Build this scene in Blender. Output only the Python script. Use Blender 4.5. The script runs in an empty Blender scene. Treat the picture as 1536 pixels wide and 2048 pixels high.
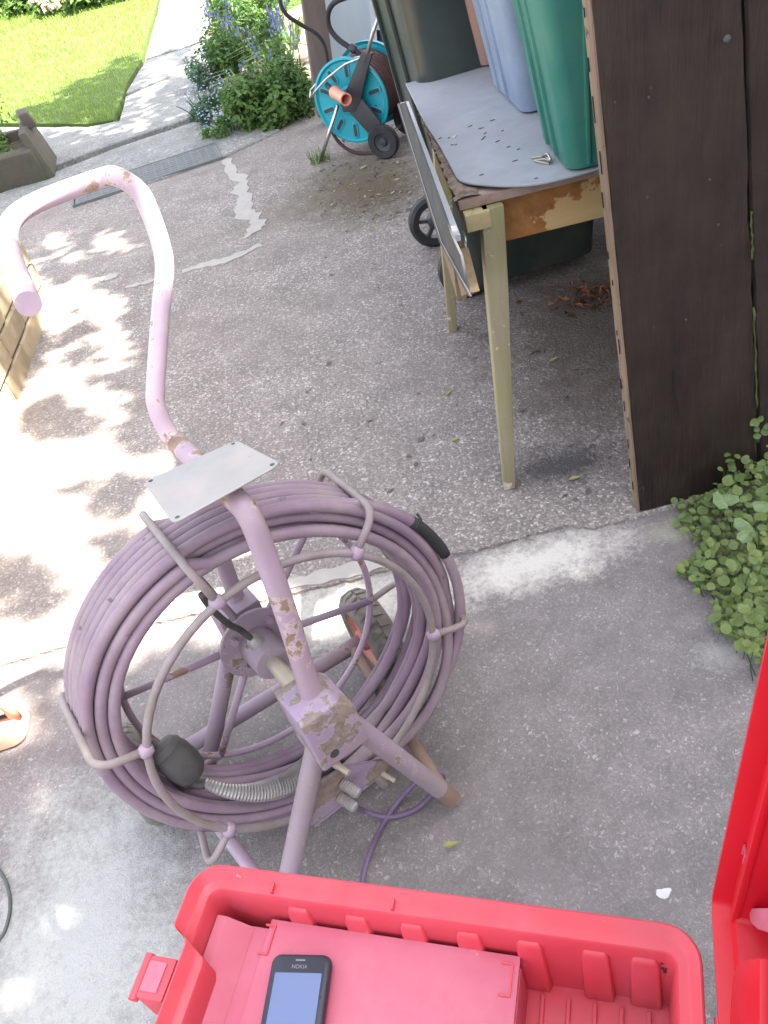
import bpy, bmesh, math, random
from mathutils import Vector as V, Matrix
R = math.radians
random.seed(7)
sc = bpy.context.scene
COL = sc.collection
# ------------------------------------------------------------------ camera
FPX, PITCH, ROLL, CH = 1650.0, R(39.5), R(16.5), 1.35
F = V((0, math.cos(PITCH), -math.sin(PITCH)))
U0 = V((0, math.sin(PITCH), math.cos(PITCH)))
R0 = V((1, 0, 0))
XC = R0 * math.cos(ROLL) - U0 * math.sin(ROLL)
YC = -(R0 * math.sin(ROLL) + U0 * math.cos(ROLL))
CC = V((0, 0, CH))
cd = bpy.data.cameras.new('camera'); cam = bpy.data.objects.new('camera', cd); COL.objects.link(cam)
M = Matrix((XC, -YC, -F)).transposed().to_4x4(); M.translation = CC
cam.matrix_world = M
cd.sensor_fit = 'HORIZONTAL'; cd.sensor_width = 36.0; cd.lens = FPX / 1536 * 36
cd.clip_start = 0.02; cd.clip_end = 500
sc.camera = cam
# ------------------------------------------------------------------ light
SUN_AZ, SUN_EL = 100.0, 58.0
w = bpy.data.worlds.new('World'); sc.world = w; w.use_nodes = True
nt = w.node_tree; nt.nodes.clear()
sky = nt.nodes.new('ShaderNodeTexSky'); sky.sky_type = 'NISHITA'; sky.sun_disc = False
sky.sun_elevation = R(SUN_EL); sky.sun_rotation = R(SUN_AZ)
bg = nt.nodes.new('ShaderNodeBackground'); bg.inputs[1].default_value = 0.13
ow = nt.nodes.new('ShaderNodeOutputWorld')
sky.air_density = 1.0; sky.dust_density = 3.0; sky.ozone_density = 0.5
hs = nt.nodes.new('ShaderNodeHueSaturation'); hs.inputs['Saturation'].default_value = 0.34
nt.links.new(sky.outputs[0], hs.inputs['Color']); nt.links.new(hs.outputs[0], bg.inputs[0]); nt.links.new(bg.outputs[0], ow.inputs[0])
SUN = V((math.sin(R(SUN_AZ)) * math.cos(R(SUN_EL)), math.cos(R(SUN_AZ)) * math.cos(R(SUN_EL)), math.sin(R(SUN_EL))))
ld = bpy.data.lights.new('sun', 'SUN'); ld.energy = 5.0; ld.angle = R(0.53); ld.color = (1, 0.93, 0.8)
lo = bpy.data.objects.new('sun', ld); COL.objects.link(lo); lo.location = (3, 0, 8)
lo.rotation_euler = SUN.to_track_quat('Z', 'Y').to_euler()
sc.view_settings.view_transform = 'Standard'; sc.view_settings.look = 'None'
sc.view_settings.exposure = 2.7; sc.view_settings.gamma = 1.0
sc.view_settings.use_curve_mapping = False

# ------------------------------------------------------------------ helpers
def ray(u, v): return F + XC * ((u - 768) / FPX) + YC * ((v - 1024) / FPX)
def G(u, v, z=0.0):                       # photo pixel -> world point at height z
    d = ray(u, v); return CC + d * ((z - CH) / d.z)
def PL(u, v, P0, n):                      # photo pixel -> world point on a plane
    d = ray(u, v); return CC + d * ((P0 - CC).dot(n) / d.dot(n))
def lerp(a, b, t): return a + (b - a) * t
def rnd(a, b): return random.uniform(a, b)

STUFF = ('stem', 'foliage', 'flower', 'blossom', 'leaf_blades', 'blade', 'edge_crack', 'moss', 'crown', 'grey_leaf')
class MB:
    def __init__(s): s.v = []; s.f = []
    def add(s, vs, fs):
        o = len(s.v); s.v += [V(p) for p in vs]; s.f += [tuple(i + o for i in f) for f in fs]; return s
    def box(s, c, size, M=None, taper=None):
        c = V(c); x, y, z = [q / 2 for q in size]; vs = []
        for k in (-1, 1):
            t = taper if (taper and k < 0) else 1
            for a, b in ((-1, -1), (1, -1), (1, 1), (-1, 1)):
                p = V((a * x * t, b * y * t, k * z)); vs.append(c + (M @ p if M else p))
        return s.add(vs, [(3, 2, 1, 0), (4, 5, 6, 7), (0, 1, 5, 4), (1, 2, 6, 5), (2, 3, 7, 6), (3, 0, 4, 7)])
    def frame_box(s, o, ax, ay, az):      # box from a corner and three edge vectors
        o, ax, ay, az = V(o), V(ax), V(ay), V(az)
        vs = [o, o + ax, o + ax + ay, o + ay]; vs += [p + az for p in vs]
        fs = [(3, 2, 1, 0), (4, 5, 6, 7), (0, 1, 5, 4), (1, 2, 6, 5), (2, 3, 7, 6), (3, 0, 4, 7)]
        if ax.cross(ay).dot(az) < 0: fs = [f[::-1] for f in fs]
        return s.add(vs, fs)
    def prism(s, poly, ext):              # polygon of world points, extruded by ext
        poly = [V(p) for p in poly]; n = len(poly); ext = V(ext)
        nn = V((0, 0, 0))
        for i in range(n): nn += (poly[i] - poly[0]).cross(poly[(i + 1) % n] - poly[0])
        if nn.dot(ext) > 0: pass
        else: poly = poly[::-1]
        vs = poly + [p + ext for p in poly]
        fs = [tuple(range(n))[::-1], tuple(range(n, 2 * n))]
        fs += [(i, (i + 1) % n, n + (i + 1) % n, n + i) for i in range(n)]
        return s.add(vs, fs)
    def tube(s, pts, r, n=10, closed=False, cap=True, flat=None):
        pts = [V(p) for p in pts]; N = len(pts)
        rr = r if isinstance(r, (list, tuple)) else [r] * N
        T = []
        for i in range(N):
            if closed: t = pts[(i + 1) % N] - pts[i - 1]
            else: t = pts[min(i + 1, N - 1)] - pts[max(i - 1, 0)]
            T.append(t.normalized() if t.length > 1e-9 else V((0, 0, 1)))
        up = V((0, 0, 1)) if abs(T[0].z) < .9 else V((1, 0, 0))
        nrm = (up - T[0] * up.dot(T[0])).normalized()
        o = len(s.v); base = []
        for i in range(N):
            nrm = (nrm - T[i] * nrm.dot(T[i]))
            nrm = nrm.normalized() if nrm.length > 1e-6 else T[i].orthogonal().normalized()
            b = T[i].cross(nrm)
            for k in range(n):
                a = 2 * math.pi * k / n
                s.v.append(pts[i] + (nrm * math.cos(a) + b * math.sin(a)) * rr[i])
        m = N if closed else N - 1
        for i in range(m):
            j = (i + 1) % N
            for k in range(n):
                k2 = (k + 1) % n
                s.f.append((o + i * n + k, o + i * n + k2, o + j * n + k2, o + j * n + k))
        if cap and not closed:
            s.f.append(tuple(o + k for k in range(n))[::-1]); s.f.append(tuple(o + (N - 1) * n + k for k in range(n)))
        return s
    def lathe(s, prof, c, ax, n=32, closed=False):   # prof: (radius, height along ax)
        c = V(c); ax = V(ax).normalized(); e1 = ax.orthogonal().normalized(); e2 = ax.cross(e1)
        o = len(s.v); P = len(prof)
        for k in range(n):
            a = 2 * math.pi * k / n; d = e1 * math.cos(a) + e2 * math.sin(a)
            for r, h in prof: s.v.append(c + d * r + ax * h)
        for k in range(n):
            k2 = (k + 1) % n
            for i in range(P if closed else P - 1):
                j = (i + 1) % P
                s.f.append((o + k * P + i, o + k2 * P + i, o + k2 * P + j, o + k * P + j))
        if not closed:
            if prof[0][0] > 1e-5: s.f.append(tuple(o + k * P for k in range(n))[::-1])
            if prof[-1][0] > 1e-5: s.f.append(tuple(o + k * P + P - 1 for k in range(n)))
        return s
    def loft(s, loops, cap0=True, cap1=True):
        n = len(loops[0]); o = len(s.v)
        for L in loops: s.v += [V(p) for p in L]
        for i in range(len(loops) - 1):
            for k in range(n):
                k2 = (k + 1) % n
                s.f.append((o + i * n + k, o + i * n + k2, o + (i + 1) * n + k2, o + (i + 1) * n + k))
        if cap0: s.f.append(tuple(o + k for k in range(n))[::-1])
        if cap1: s.f.append(tuple(o + (len(loops) - 1) * n + k for k in range(n)))
        return s

def worldloc(o):
    p = V(o.location)
    while o.parent: o = o.parent; p += V(o.location)
    return p
def obj(name, mb, mat, parent=None, smooth=False, bevel=0, label=None, cat=None, group=None, kind=None, at=None, seg=2, angle=35, fix=False):
    vs = mb.v
    if parent: org = worldloc(parent)
    elif at is not None: org = V(at)
    elif kind == 'structure': org = V((0, 0, 0))
    else:
        xs = [p.x for p in vs]; ys = [p.y for p in vs]; zs = [p.z for p in vs]
        org = V(((min(xs) + max(xs)) / 2, (min(ys) + max(ys)) / 2, min(zs)))
    me = bpy.data.meshes.new(name)
    me.from_pydata([tuple(p - org) for p in vs], [], mb.f)
    if fix or bevel:
        bm = bmesh.new(); bm.from_mesh(me)
        if fix:
            bmesh.ops.remove_doubles(bm, verts=bm.verts, dist=1e-5)
            bmesh.ops.recalc_face_normals(bm, faces=bm.faces)
        if bevel:
            eds = [e for e in bm.edges if len(e.link_faces) == 2 and e.calc_face_angle(0) > R(angle)]
            bmesh.ops.bevel(bm, geom=eds, offset=bevel, segments=seg, affect='EDGES', clamp_overlap=True, profile=.6)
        bm.to_mesh(me); bm.free()
    if smooth is True: me.shade_smooth()
    if smooth == 'auto':
        me.shade_smooth(); me.set_sharp_from_angle(angle=R(38))
    me.materials.append(mat); me.update()
    o = bpy.data.objects.new(name, me); COL.objects.link(o); o.location = (0, 0, 0) if parent else org
    if parent: o.parent = parent
    if label: o['label'] = label
    if cat: o['category'] = cat
    if group: o['group'] = group
    if kind: o['kind'] = kind
    elif name in STUFF: o['kind'] = 'stuff'
    return o
def thing(name, loc, label, cat, group=None):
    o = bpy.data.objects.new(name, None); COL.objects.link(o); o.location = V(loc); o.empty_display_size = .1
    o['label'] = label; o['category'] = cat
    if group: o['group'] = group
    return o
def inst(name, me, loc, rot=(0, 0, 0), scale=(1, 1, 1), parent=None):
    o = bpy.data.objects.new(name, me); COL.objects.link(o)
    o.location = V(loc) - (worldloc(parent) if parent else V((0, 0, 0)))
    o.rotation_euler = rot; o.scale = scale
    if parent: o.parent = parent
    return o

def smooth_path(pts, k=6, closed=False):   # Catmull-Rom
    pts = [V(p) for p in pts]; N = len(pts); out = []
    m = N if closed else N - 1
    for i in range(m):
        if closed: p0, p1, p2, p3 = pts[i - 1], pts[i], pts[(i + 1) % N], pts[(i + 2) % N]
        else: p0, p1, p2, p3 = pts[max(i - 1, 0)], pts[i], pts[i + 1], pts[min(i + 2, N - 1)]
        for j in range(k):
            t = j / k
            out.append(0.5 * ((2 * p1) + (p2 - p0) * t + (2 * p0 - 5 * p1 + 4 * p2 - p3) * t * t + (3 * p1 - p0 - 3 * p2 + p3) * t ** 3))
    if not closed: out.append(pts[-1])
    return out
def bent(pts, r, k=5):                     # polyline with rounded corners
    pts = [V(p) for p in pts]; out = [pts[0]]
    for i in range(1, len(pts) - 1):
        a, b, c = pts[i - 1], pts[i], pts[i + 1]
        d1 = min(r, (a - b).length * .48); d2 = min(r, (c - b).length * .48)
        p = b + (a - b).normalized() * d1; q = b + (c - b).normalized() * d2
        for j in range(k + 1):
            t = j / k; out.append(p * (1 - t) ** 2 + b * 2 * t * (1 - t) + q * t * t)
    out.append(pts[-1]); return out
def rrect(o, ex, ey, w, h, r, n=5):        # rounded rectangle loop from corner o
    out = []
    for cx, cy, a0 in ((w - r, r, -90), (w - r, h - r, 0), (r, h - r, 90), (r, r, 180)):
        for k in range(n + 1):
            a = R(a0 + 90 * k / n); out.append(V(o) + V(ex) * (cx + r * math.cos(a)) + V(ey) * (cy + r * math.sin(a)))
    return out

# ------------------------------------------------------------------ materials
def node(nt, t, **kw):
    n = nt.nodes.new(t)
    for k, v in kw.items(): setattr(n, k, v)
    return n
def base(name):
    m = bpy.data.materials.new(name); m.use_nodes = True; nt = m.node_tree; nt.nodes.clear()
    b = node(nt, 'ShaderNodeBsdfPrincipled'); o = node(nt, 'ShaderNodeOutputMaterial'); nt.links.new(b.outputs[0], o.inputs[0])
    tc = node(nt, 'ShaderNodeTexCoord')
    return m, nt, b, tc
def noise(nt, tc, scale, detail=6, rough=.6, vec=None, stretch=None):
    n = node(nt, 'ShaderNodeTexNoise'); n.inputs['Scale'].default_value = scale; n.inputs['Detail'].default_value = detail; n.inputs['Roughness'].default_value = rough
    src = vec or tc.outputs['Object']
    if stretch:
        mp = node(nt, 'ShaderNodeMapping'); mp.inputs['Scale'].default_value = stretch
        nt.links.new(src, mp.inputs[0]); src = mp.outputs[0]
    nt.links.new(src, n.inputs['Vector']); return n
def ramp(nt, src, stops):
    r = node(nt, 'ShaderNodeValToRGB'); e = r.color_ramp.elements
    while len(e) > 1: e.remove(e[-1])
    for i, (p, c) in enumerate(stops):
        el = e[0] if i == 0 else e.new(p)
        el.position = p; el.color = (*c, 1) if len(c) == 3 else c
    nt.links.new(src, r.inputs[0]); return r
def mix(nt, fac, a, b, blend='MIX'):
    m = node(nt, 'ShaderNodeMix', data_type='RGBA', blend_type=blend)
    for s, x in ((m.inputs[0], fac), (m.inputs[6], a), (m.inputs[7], b)):
        if isinstance(x, (int, float)): s.default_value = x
        elif isinstance(x, tuple): s.default_value = (*x, 1)
        else: nt.links.new(x, s)
    return m.outputs[2]
def bump(nt, b, h, strength=.3, dist=.002, prev=None):
    n = node(nt, 'ShaderNodeBump'); n.inputs['Strength'].default_value = strength; n.inputs['Distance'].default_value = dist
    nt.links.new(h, n.inputs['Height'])
    if prev: nt.links.new(prev, n.inputs['Normal'])
    nt.links.new(n.outputs[0], b.inputs['Normal']); return n.outputs[0]
def mk(name, c1, c2=None, scale=12, rough=.6, metal=0, bs=.15, bscale=None, bdist=.002, spec=.4, wear=None, wearscale=25, wearpos=.62, stretch=None, dirt=None, dirtscale=6, sss=0, trans=0, vary=0, rim=None):
    m, nt, b, tc = base(name)
    n1 = noise(nt, tc, scale, stretch=stretch)
    c2 = c2 or tuple(x * .8 for x in c1)
    col = ramp(nt, n1.outputs[0], [(.3, c1), (.7, c2)]).outputs[0]
    rg = None
    if dirt:
        nd = noise(nt, tc, dirtscale, 8, .7); f = ramp(nt, nd.outputs[0], [(.42, (0, 0, 0)), (.7, (.8, .8, .8))])
        col = mix(nt, f.outputs[0], col, dirt)
    if wear:
        nw = noise(nt, tc, wearscale, 8, .65); f = ramp(nt, nw.outputs[0], [(wearpos, (0, 0, 0)), (wearpos + .02, (1, 1, 1))])
        if rim:
            fr_ = ramp(nt, nw.outputs[0], [(wearpos - .022, (0, 0, 0)), (wearpos - .01, (.7, .7, .7))]); col = mix(nt, fr_.outputs[0], col, rim)
            ns = noise(nt, tc, wearscale * 6, 4, .6); fs = ramp(nt, ns.outputs[0], [(.68, (0, 0, 0)), (.71, (.85, .85, .85))]); col = mix(nt, fs.outputs[0], col, wear)
        nv = noise(nt, tc, wearscale * 5, 5, .7); wc_ = mix(nt, .6, wear, ramp(nt, nv.outputs[0], [(.3, tuple(x * .45 for x in wear)), (.7, tuple(min(1, x * 1.5) for x in wear))]).outputs[0])
        col = mix(nt, f.outputs[0], col, wc_)
    if vary:
        oi = node(nt, 'ShaderNodeObjectInfo'); hv = node(nt, 'ShaderNodeHueSaturation')
        mr = node(nt, 'ShaderNodeMapRange'); mr.inputs[3].default_value = 1 - vary; mr.inputs[4].default_value = 1 + vary
        nt.links.new(oi.outputs['Random'], mr.inputs[0]); nt.links.new(mr.outputs[0], hv.inputs['Value']); nt.links.new(col, hv.inputs['Color']); col = hv.outputs[0]
    nt.links.new(col, b.inputs['Base Color'])
    nr = noise(nt, tc, scale * 2.3); rr = node(nt, 'ShaderNodeMapRange'); rr.inputs[3].default_value = max(rough - .12, .03); rr.inputs[4].default_value = min(rough + .12, 1)
    nt.links.new(nr.outputs[0], rr.inputs[0]); nt.links.new(rr.outputs[0], b.inputs['Roughness'])
    b.inputs['Metallic'].default_value = metal; b.inputs['Specular IOR Level'].default_value = spec
    if bs:
        nb = noise(nt, tc, bscale or scale * 4, 8, .65, stretch=stretch); bump(nt, b, nb.outputs[0], bs, bdist)
    return m

def leaf_mat(name, c1, c2, trans=.35, scale=3, vary=0):
    m, nt, b, tc = base(name)
    n1 = noise(nt, tc, scale, 4); n2 = noise(nt, tc, scale * 9, 3)
    c = ramp(nt, n1.outputs[0], [(.3, c1), (.7, c2)]).outputs[0]
    c = mix(nt, .25, c, ramp(nt, n2.outputs[0], [(.35, tuple(x * .5 for x in c1)), (.65, tuple(min(x * 1.6, 1) for x in c2))]).outputs[0])
    if vary:
        oi = node(nt, 'ShaderNodeObjectInfo'); c = mix(nt, oi.outputs['Random'], mix(nt, .45, c, (.02, .05, .015)), mix(nt, .35, c, (.16, .2, .05)))
    nt.links.new(c, b.inputs['Base Color']); b.inputs['Roughness'].default_value = .5; b.inputs['Specular IOR Level'].default_value = .35
    t = node(nt, 'ShaderNodeBsdfTranslucent'); nt.links.new(mix(nt, 1.0, c, (1.0, 1.0, .55), 'MULTIPLY'), t.inputs[0])
    ms = node(nt, 'ShaderNodeMixShader'); ms.inputs[0].default_value = trans
    out = [n for n in nt.nodes if n.type == 'OUTPUT_MATERIAL'][0]
    nt.links.new(b.outputs[0], ms.inputs[1]); nt.links.new(t.outputs[0], ms.inputs[2]); nt.links.new(ms.outputs[0], out.inputs[0])
    return m

def aggregate(name, scale, dark, mid, light, chip, stain, stainscale, bs, patches=(), chipamt=.88, warm=None):
    """exposed stone surface: Voronoi chips, sand between, stains and painted light or shade with a place of their own"""
    m, nt, b, tc = base(name); O = tc.outputs['Object']
    nw = noise(nt, tc, scale * .4, 2)
    warp = mix(nt, .02, O, nw.outputs[1])
    vo = node(nt, 'ShaderNodeTexVoronoi'); vo.inputs['Scale'].default_value = scale; nt.links.new(warp, vo.inputs['Vector'])
    sep = node(nt, 'ShaderNodeSeparateColor'); nt.links.new(vo.outputs['Color'], sep.inputs[0])
    c = ramp(nt, sep.outputs[0], [(0, dark), (.45, mid), (.8, light), (chipamt, light), (chipamt + .03, chip), (1, chip)]).outputs[0]
    edge = ramp(nt, vo.outputs['Distance'], [(.35, (0, 0, 0)), (.75, (1, 1, 1))])
    c = mix(nt, edge.outputs[0], c, tuple(x * .95 for x in dark))
    v2 = node(nt, 'ShaderNodeTexVoronoi'); v2.inputs['Scale'].default_value = scale * .42; nt.links.new(warp, v2.inputs['Vector'])
    s2 = node(nt, 'ShaderNodeSeparateColor'); nt.links.new(v2.outputs['Color'], s2.inputs[0])
    big = ramp(nt, s2.outputs[1], [(.8, (0, 0, 0)), (.84, (1, 1, 1))]); d2 = ramp(nt, v2.outputs['Distance'], [(.3, (1, 1, 1)), (.45, (0, 0, 0))])
    bigf = mix(nt, 1.0, big.outputs[0], d2.outputs[0], 'MULTIPLY')
    c = mix(nt, bigf, c, ramp(nt, s2.outputs[2], [(0, mid), (.6, light), (1, chip)]).outputs[0])
    n1 = noise(nt, tc, stainscale, 8, .62); f = ramp(nt, n1.outputs[0], [(.42, (0, 0, 0)), (.68, (.7, .7, .7))])
    c = mix(nt, f.outputs[0], c, stain)
    n3 = noise(nt, tc, stainscale * 4.3, 6, .7); c = mix(nt, .5, c, ramp(nt, n3.outputs[0], [(.3, (.55, .55, .55)), (.7, (1.3, 1.3, 1.3))]).outputs[0], 'MULTIPLY')
    sx = node(nt, 'ShaderNodeSeparateXYZ'); nt.links.new(O, sx.inputs[0])
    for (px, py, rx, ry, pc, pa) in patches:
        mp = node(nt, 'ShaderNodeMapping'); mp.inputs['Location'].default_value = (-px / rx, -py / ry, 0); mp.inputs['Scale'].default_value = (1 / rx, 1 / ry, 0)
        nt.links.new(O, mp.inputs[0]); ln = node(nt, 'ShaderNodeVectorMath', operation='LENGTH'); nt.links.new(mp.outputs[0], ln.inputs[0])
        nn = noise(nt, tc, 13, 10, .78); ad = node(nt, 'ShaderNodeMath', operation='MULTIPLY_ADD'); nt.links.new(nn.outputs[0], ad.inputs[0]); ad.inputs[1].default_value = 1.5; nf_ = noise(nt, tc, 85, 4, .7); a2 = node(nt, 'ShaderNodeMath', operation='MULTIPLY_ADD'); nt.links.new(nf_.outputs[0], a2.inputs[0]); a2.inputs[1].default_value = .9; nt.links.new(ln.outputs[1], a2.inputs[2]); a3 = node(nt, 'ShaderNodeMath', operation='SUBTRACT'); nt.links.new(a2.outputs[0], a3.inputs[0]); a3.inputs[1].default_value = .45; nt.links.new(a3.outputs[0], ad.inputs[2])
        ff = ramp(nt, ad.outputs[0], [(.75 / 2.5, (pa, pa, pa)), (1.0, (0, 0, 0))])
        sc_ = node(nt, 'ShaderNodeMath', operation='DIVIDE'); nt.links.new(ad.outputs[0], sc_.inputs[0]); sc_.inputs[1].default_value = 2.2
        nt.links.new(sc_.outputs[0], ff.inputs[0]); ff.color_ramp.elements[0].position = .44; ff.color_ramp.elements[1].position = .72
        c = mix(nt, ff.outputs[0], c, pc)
    nt.links.new(c, b.inputs['Base Color']); b.inputs['Roughness'].default_value = .9; b.inputs['Specular IOR Level'].default_value = .25
    inv = ramp(nt, vo.outputs['Distance'], [(0, (1, 1, 1)), (.7, (0, 0, 0))])
    p = bump(nt, b, inv.outputs[0], bs, .004)
    inv2 = bump(nt, b, bigf, bs, .005, p)
    n4 = noise(nt, tc, 14, 5); bump(nt, b, n4.outputs[0], .25, .02, inv2)
    return m

M_ = {}
g1, g2 = G(740, 380), G(1100, 960)
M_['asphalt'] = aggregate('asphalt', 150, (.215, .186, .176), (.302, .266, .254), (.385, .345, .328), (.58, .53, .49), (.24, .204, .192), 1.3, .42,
    patches=((g1.x, g1.y, .5, .65, (.085, .064, .034), .85), (.78, 2.25, .6, .75, (.105, .08, .068), .85), (.47, 1.62, .24, .13, (.055, .052, .055), .85), (.62, 1.9, .3, .3, (.13, .10, .09), .6), (.0, 4.0, .5, .3, (.15, .125, .09), .5), (.3, 4.3, .5, .5, (.13, .105, .07), .6)))  # broad dark patch under the table paints its shade into the colour
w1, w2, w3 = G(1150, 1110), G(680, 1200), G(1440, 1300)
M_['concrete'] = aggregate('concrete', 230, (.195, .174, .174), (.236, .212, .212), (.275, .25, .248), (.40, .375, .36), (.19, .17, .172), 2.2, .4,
    patches=((w1.x - .1, w1.y + .02, .34, .12, (.64, .61, .57), .85), (w2.x, w2.y - .02, .34, .17, (.6, .57, .52), .75), (w3.x, w3.y, .09, .06, (.42, .41, .4), .6), (.62, 1.3, .12, .06, (.34, .33, .27), .7), (-.72, .75, .34, .5, (.40, .41, .40), .8)), chipamt=.93)  # pale patch at the left puts lens veil brightening into the colour
M_['mortar'] = mk('mortar', (.42, .39, .37), (.36, .335, .315), 20, .95, bs=.4, bscale=160, spec=.15)
M_['slab'] = aggregate('paving', 90, (.2, .2, .195), (.27, .27, .265), (.34, .34, .33), (.45, .44, .42), (.2, .205, .2), 1.6, .35, chipamt=.96)
M_['soil'] = mk('soil', (.09, .065, .045), (.05, .035, .025), 30, .95, bs=.8, bdist=.01)
M_['joint'] = mk('joint', (.2, .15, .11), (.13, .1, .08), 12, .95, bs=.6)
M_['turf'] = mk('turf', (.05, .09, .015), (.08, .13, .02), 6, .9, bs=.6, bdist=.02)
M_['grass'] = leaf_mat('grass', (.17, .26, .06), (.29, .38, .10), .5, 1.2)
M_['brick'] = mk('brick', (.43, .355, .25), (.37, .295, .20), 14, .9, bs=.5, bscale=90, wear=(.3, .22, .15), wearscale=30, wearpos=.66, vary=.2, spec=.1)
M_['bed'] = mk('bed_mortar', (.2, .17, .14), (.15, .13, .1), 30, .95, bs=.5)
M_['door'] = mk('door_wood', (.012, .007, .0068), (.03, .018, .015), 9, .5, bs=1.0, bscale=22, bdist=.006, spec=.4, stretch=(5, 5, .45), dirt=(.045, .033, .025), dirtscale=5, wear=(.075, .058, .046), wearscale=16, wearpos=.69)
M_['doorend'] = mk('door_edge_wood', (.30, .22, .15), (.16, .11, .075), 16, .75, bs=.6, bscale=40, bdist=.004, stretch=(2, 2, .25), wear=(.05, .035, .03), wearscale=14, wearpos=.6)
M_['slot'] = mk('dark_gap', (.015, .012, .01), None, 20, .9, bs=0)
M_['moss'] = mk('moss', (.10, .12, .035), (.05, .06, .02), 30, .95, bs=.8, bdist=.004)
M_['legwood'] = mk('leg_wood', (.22, .17, .11), (.32, .285, .195), 9, .75, bs=.5, bscale=40, stretch=(3, 3, .22), dirt=(.25, .25, .09), dirtscale=5, wear=(.52, .48, .42), wearscale=13, wearpos=.585, rim=(.30, .22, .14))
M_['apron'] = mk('apron_wood', (.50, .33, .14), (.58, .42, .2), 6, .6, bs=.2, bscale=30, stretch=(.4, 3, 3), wear=(.30, .13, .035), wearscale=5.5, wearpos=.52)
M_['board'] = mk('table_edge', (.21, .13, .10), (.30, .2, .16), 18, .6, bs=.3, bscale=60, dirt=(.4, .33, .28), dirtscale=14)
M_['bark'] = mk('torn_veneer', (.12, .07, .055), (.34, .27, .22), 45, .9, bs=.9, bscale=60, bdist=.006)
M_['ply'] = mk('grey_sheet', (.36, .37, .41), (.31, .32, .36), 7, .62, bs=.2, bscale=50, dirt=(.27, .275, .30), dirtscale=8, wear=(.2, .2, .22), wearscale=70, wearpos=.72)
M_['litter'] = mk('leaf_litter', (.16, .13, .11), (.10, .085, .075), 60, .9, bs=0)
M_['paleply'] = mk('batten_wood', (.5, .42, .24), (.38, .3, .16), 20, .8, bs=.5, bscale=40, wear=(.2, .14, .07), wearscale=40, wearpos=.6)
M_['white'] = mk('white_laminate', (.62, .62, .68), (.54, .54, .62), 8, .45, bs=.1)
M_['blackboard'] = mk('dark_sheet', (.035, .037, .04), (.075, .075, .075), 12, .7, bs=.3, wear=(.22, .21, .2), wearscale=22, wearpos=.66)
M_['chip'] = mk('chipboard', (.16, .11, .065), (.22, .16, .10), 60, .85, bs=.5)
M_['red'] = mk('red_plastic', (.58, .05, .075), (.53, .045, .068), 5, .42, bs=.12, bscale=220, bdist=.0006, spec=.5, dirt=(.50, .085, .11), dirtscale=8, wear=(.56, .2, .22), wearscale=60, wearpos=.7)
M_['redlid'] = mk('red_lid_plastic', (.58, .008, .022), (.53, .007, .02), 5, .4, bs=.1, bscale=220, bdist=.0006, spec=.5)
M_['redtray'] = mk('faded_red_plastic', (.50, .12, .18), (.46, .105, .16), 6, .5, bs=.15, bscale=240, bdist=.0006, spec=.45, dirt=(.52, .17, .23), dirtscale=7, wear=(.58, .26, .32), wearscale=55, wearpos=.7)
M_['grime'] = mk('black_grime', (.06, .02, .02), (.2, .03, .03), 60, .8, bs=0)
M_['green'] = mk('green_plastic', (.03, .165, .125), (.042, .20, .155), 4, .42, bs=.15, bscale=140, bdist=.001, dirt=(.08, .22, .165), dirtscale=5, wear=(.2, .34, .28), wearscale=50, wearpos=.71)
M_['blue'] = mk('blue_plastic', (.20, .26, .355), (.245, .30, .39), 4, .45, bs=.12, bscale=140, bdist=.001, dirt=(.3, .36, .48), dirtscale=6)
M_['terra'] = mk('terracotta_plastic', (.34, .2, .16), (.3, .17, .13), 6, .6, bs=.1)
M_['bin'] = mk('bin_plastic', (.016, .028, .026), (.024, .038, .034), 5, .33, bs=.2, bscale=200, bdist=.0012, spec=.7, dirt=(.06, .065, .05), dirtscale=3)
M_['rubber'] = mk('black_rubber', (.018, .018, .02), (.035, .035, .038), 20, .65, bs=.2)
M_['dark'] = mk('dark_plastic', (.035, .037, .043), (.05, .052, .06), 14, .5, bs=.12)
M_['teal'] = mk('teal_plastic', (.012, .30, .38), (.014, .34, .42), 6, .35, bs=.05, spec=.5)
M_['orange'] = mk('orange_plastic', (.80, .34, .24), (.76, .30, .21), 6, .4, bs=.05)
M_['chrome'] = mk('bright_tube', (.62, .60, .58), (.5, .49, .48), 20, .3, metal=1, bs=.1)
M_['hose'] = mk('maroon_hose', (.05, .02, .025), (.09, .035, .04), 12, .5, bs=.1)
M_['lilac'] = mk('lilac_paint', (.38, .285, .375), (.31, .235, .315), 6, .5, bs=.3, bscale=50, bdist=.0015, wear=(.24, .16, .12), wearscale=15, wearpos=.605, dirt=(.30, .25, .255), dirtscale=7, rim=(.48, .40, .42))
M_['peel'] = mk('peeling_paint', (.39, .285, .375), (.32, .235, .315), 6, .5, bs=.4, bscale=50, bdist=.002, wear=(.25, .17, .125), wearscale=11, wearpos=.535, dirt=(.36, .28, .29), dirtscale=9, rim=(.5, .40, .38))
M_['dusty'] = mk('dusty_paint', (.33, .255, .32), (.27, .21, .265), 6, .6, bs=.35, bscale=50, bdist=.0015, wear=(.22, .165, .135), wearscale=18, wearpos=.60, dirt=(.28, .235, .225), dirtscale=5, rim=(.4, .33, .34))
M_['handle'] = mk('worn_lilac_paint', (.52, .40, .48), (.44, .33, .42), 6, .5, bs=.3, bscale=60, bdist=.0015, wear=(.36, .25, .20), wearscale=26, wearpos=.585, dirt=(.56, .45, .47), dirtscale=14, rim=(.58, .48, .5))
M_['cable'] = mk('mauve_cable', (.26, .18, .245), (.19, .135, .18), 5, .6, bs=.25, bscale=60, bdist=.001, dirt=(.33, .275, .27), dirtscale=6, spec=.3, wear=(.14, .11, .12), wearscale=34, wearpos=.66)
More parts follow.
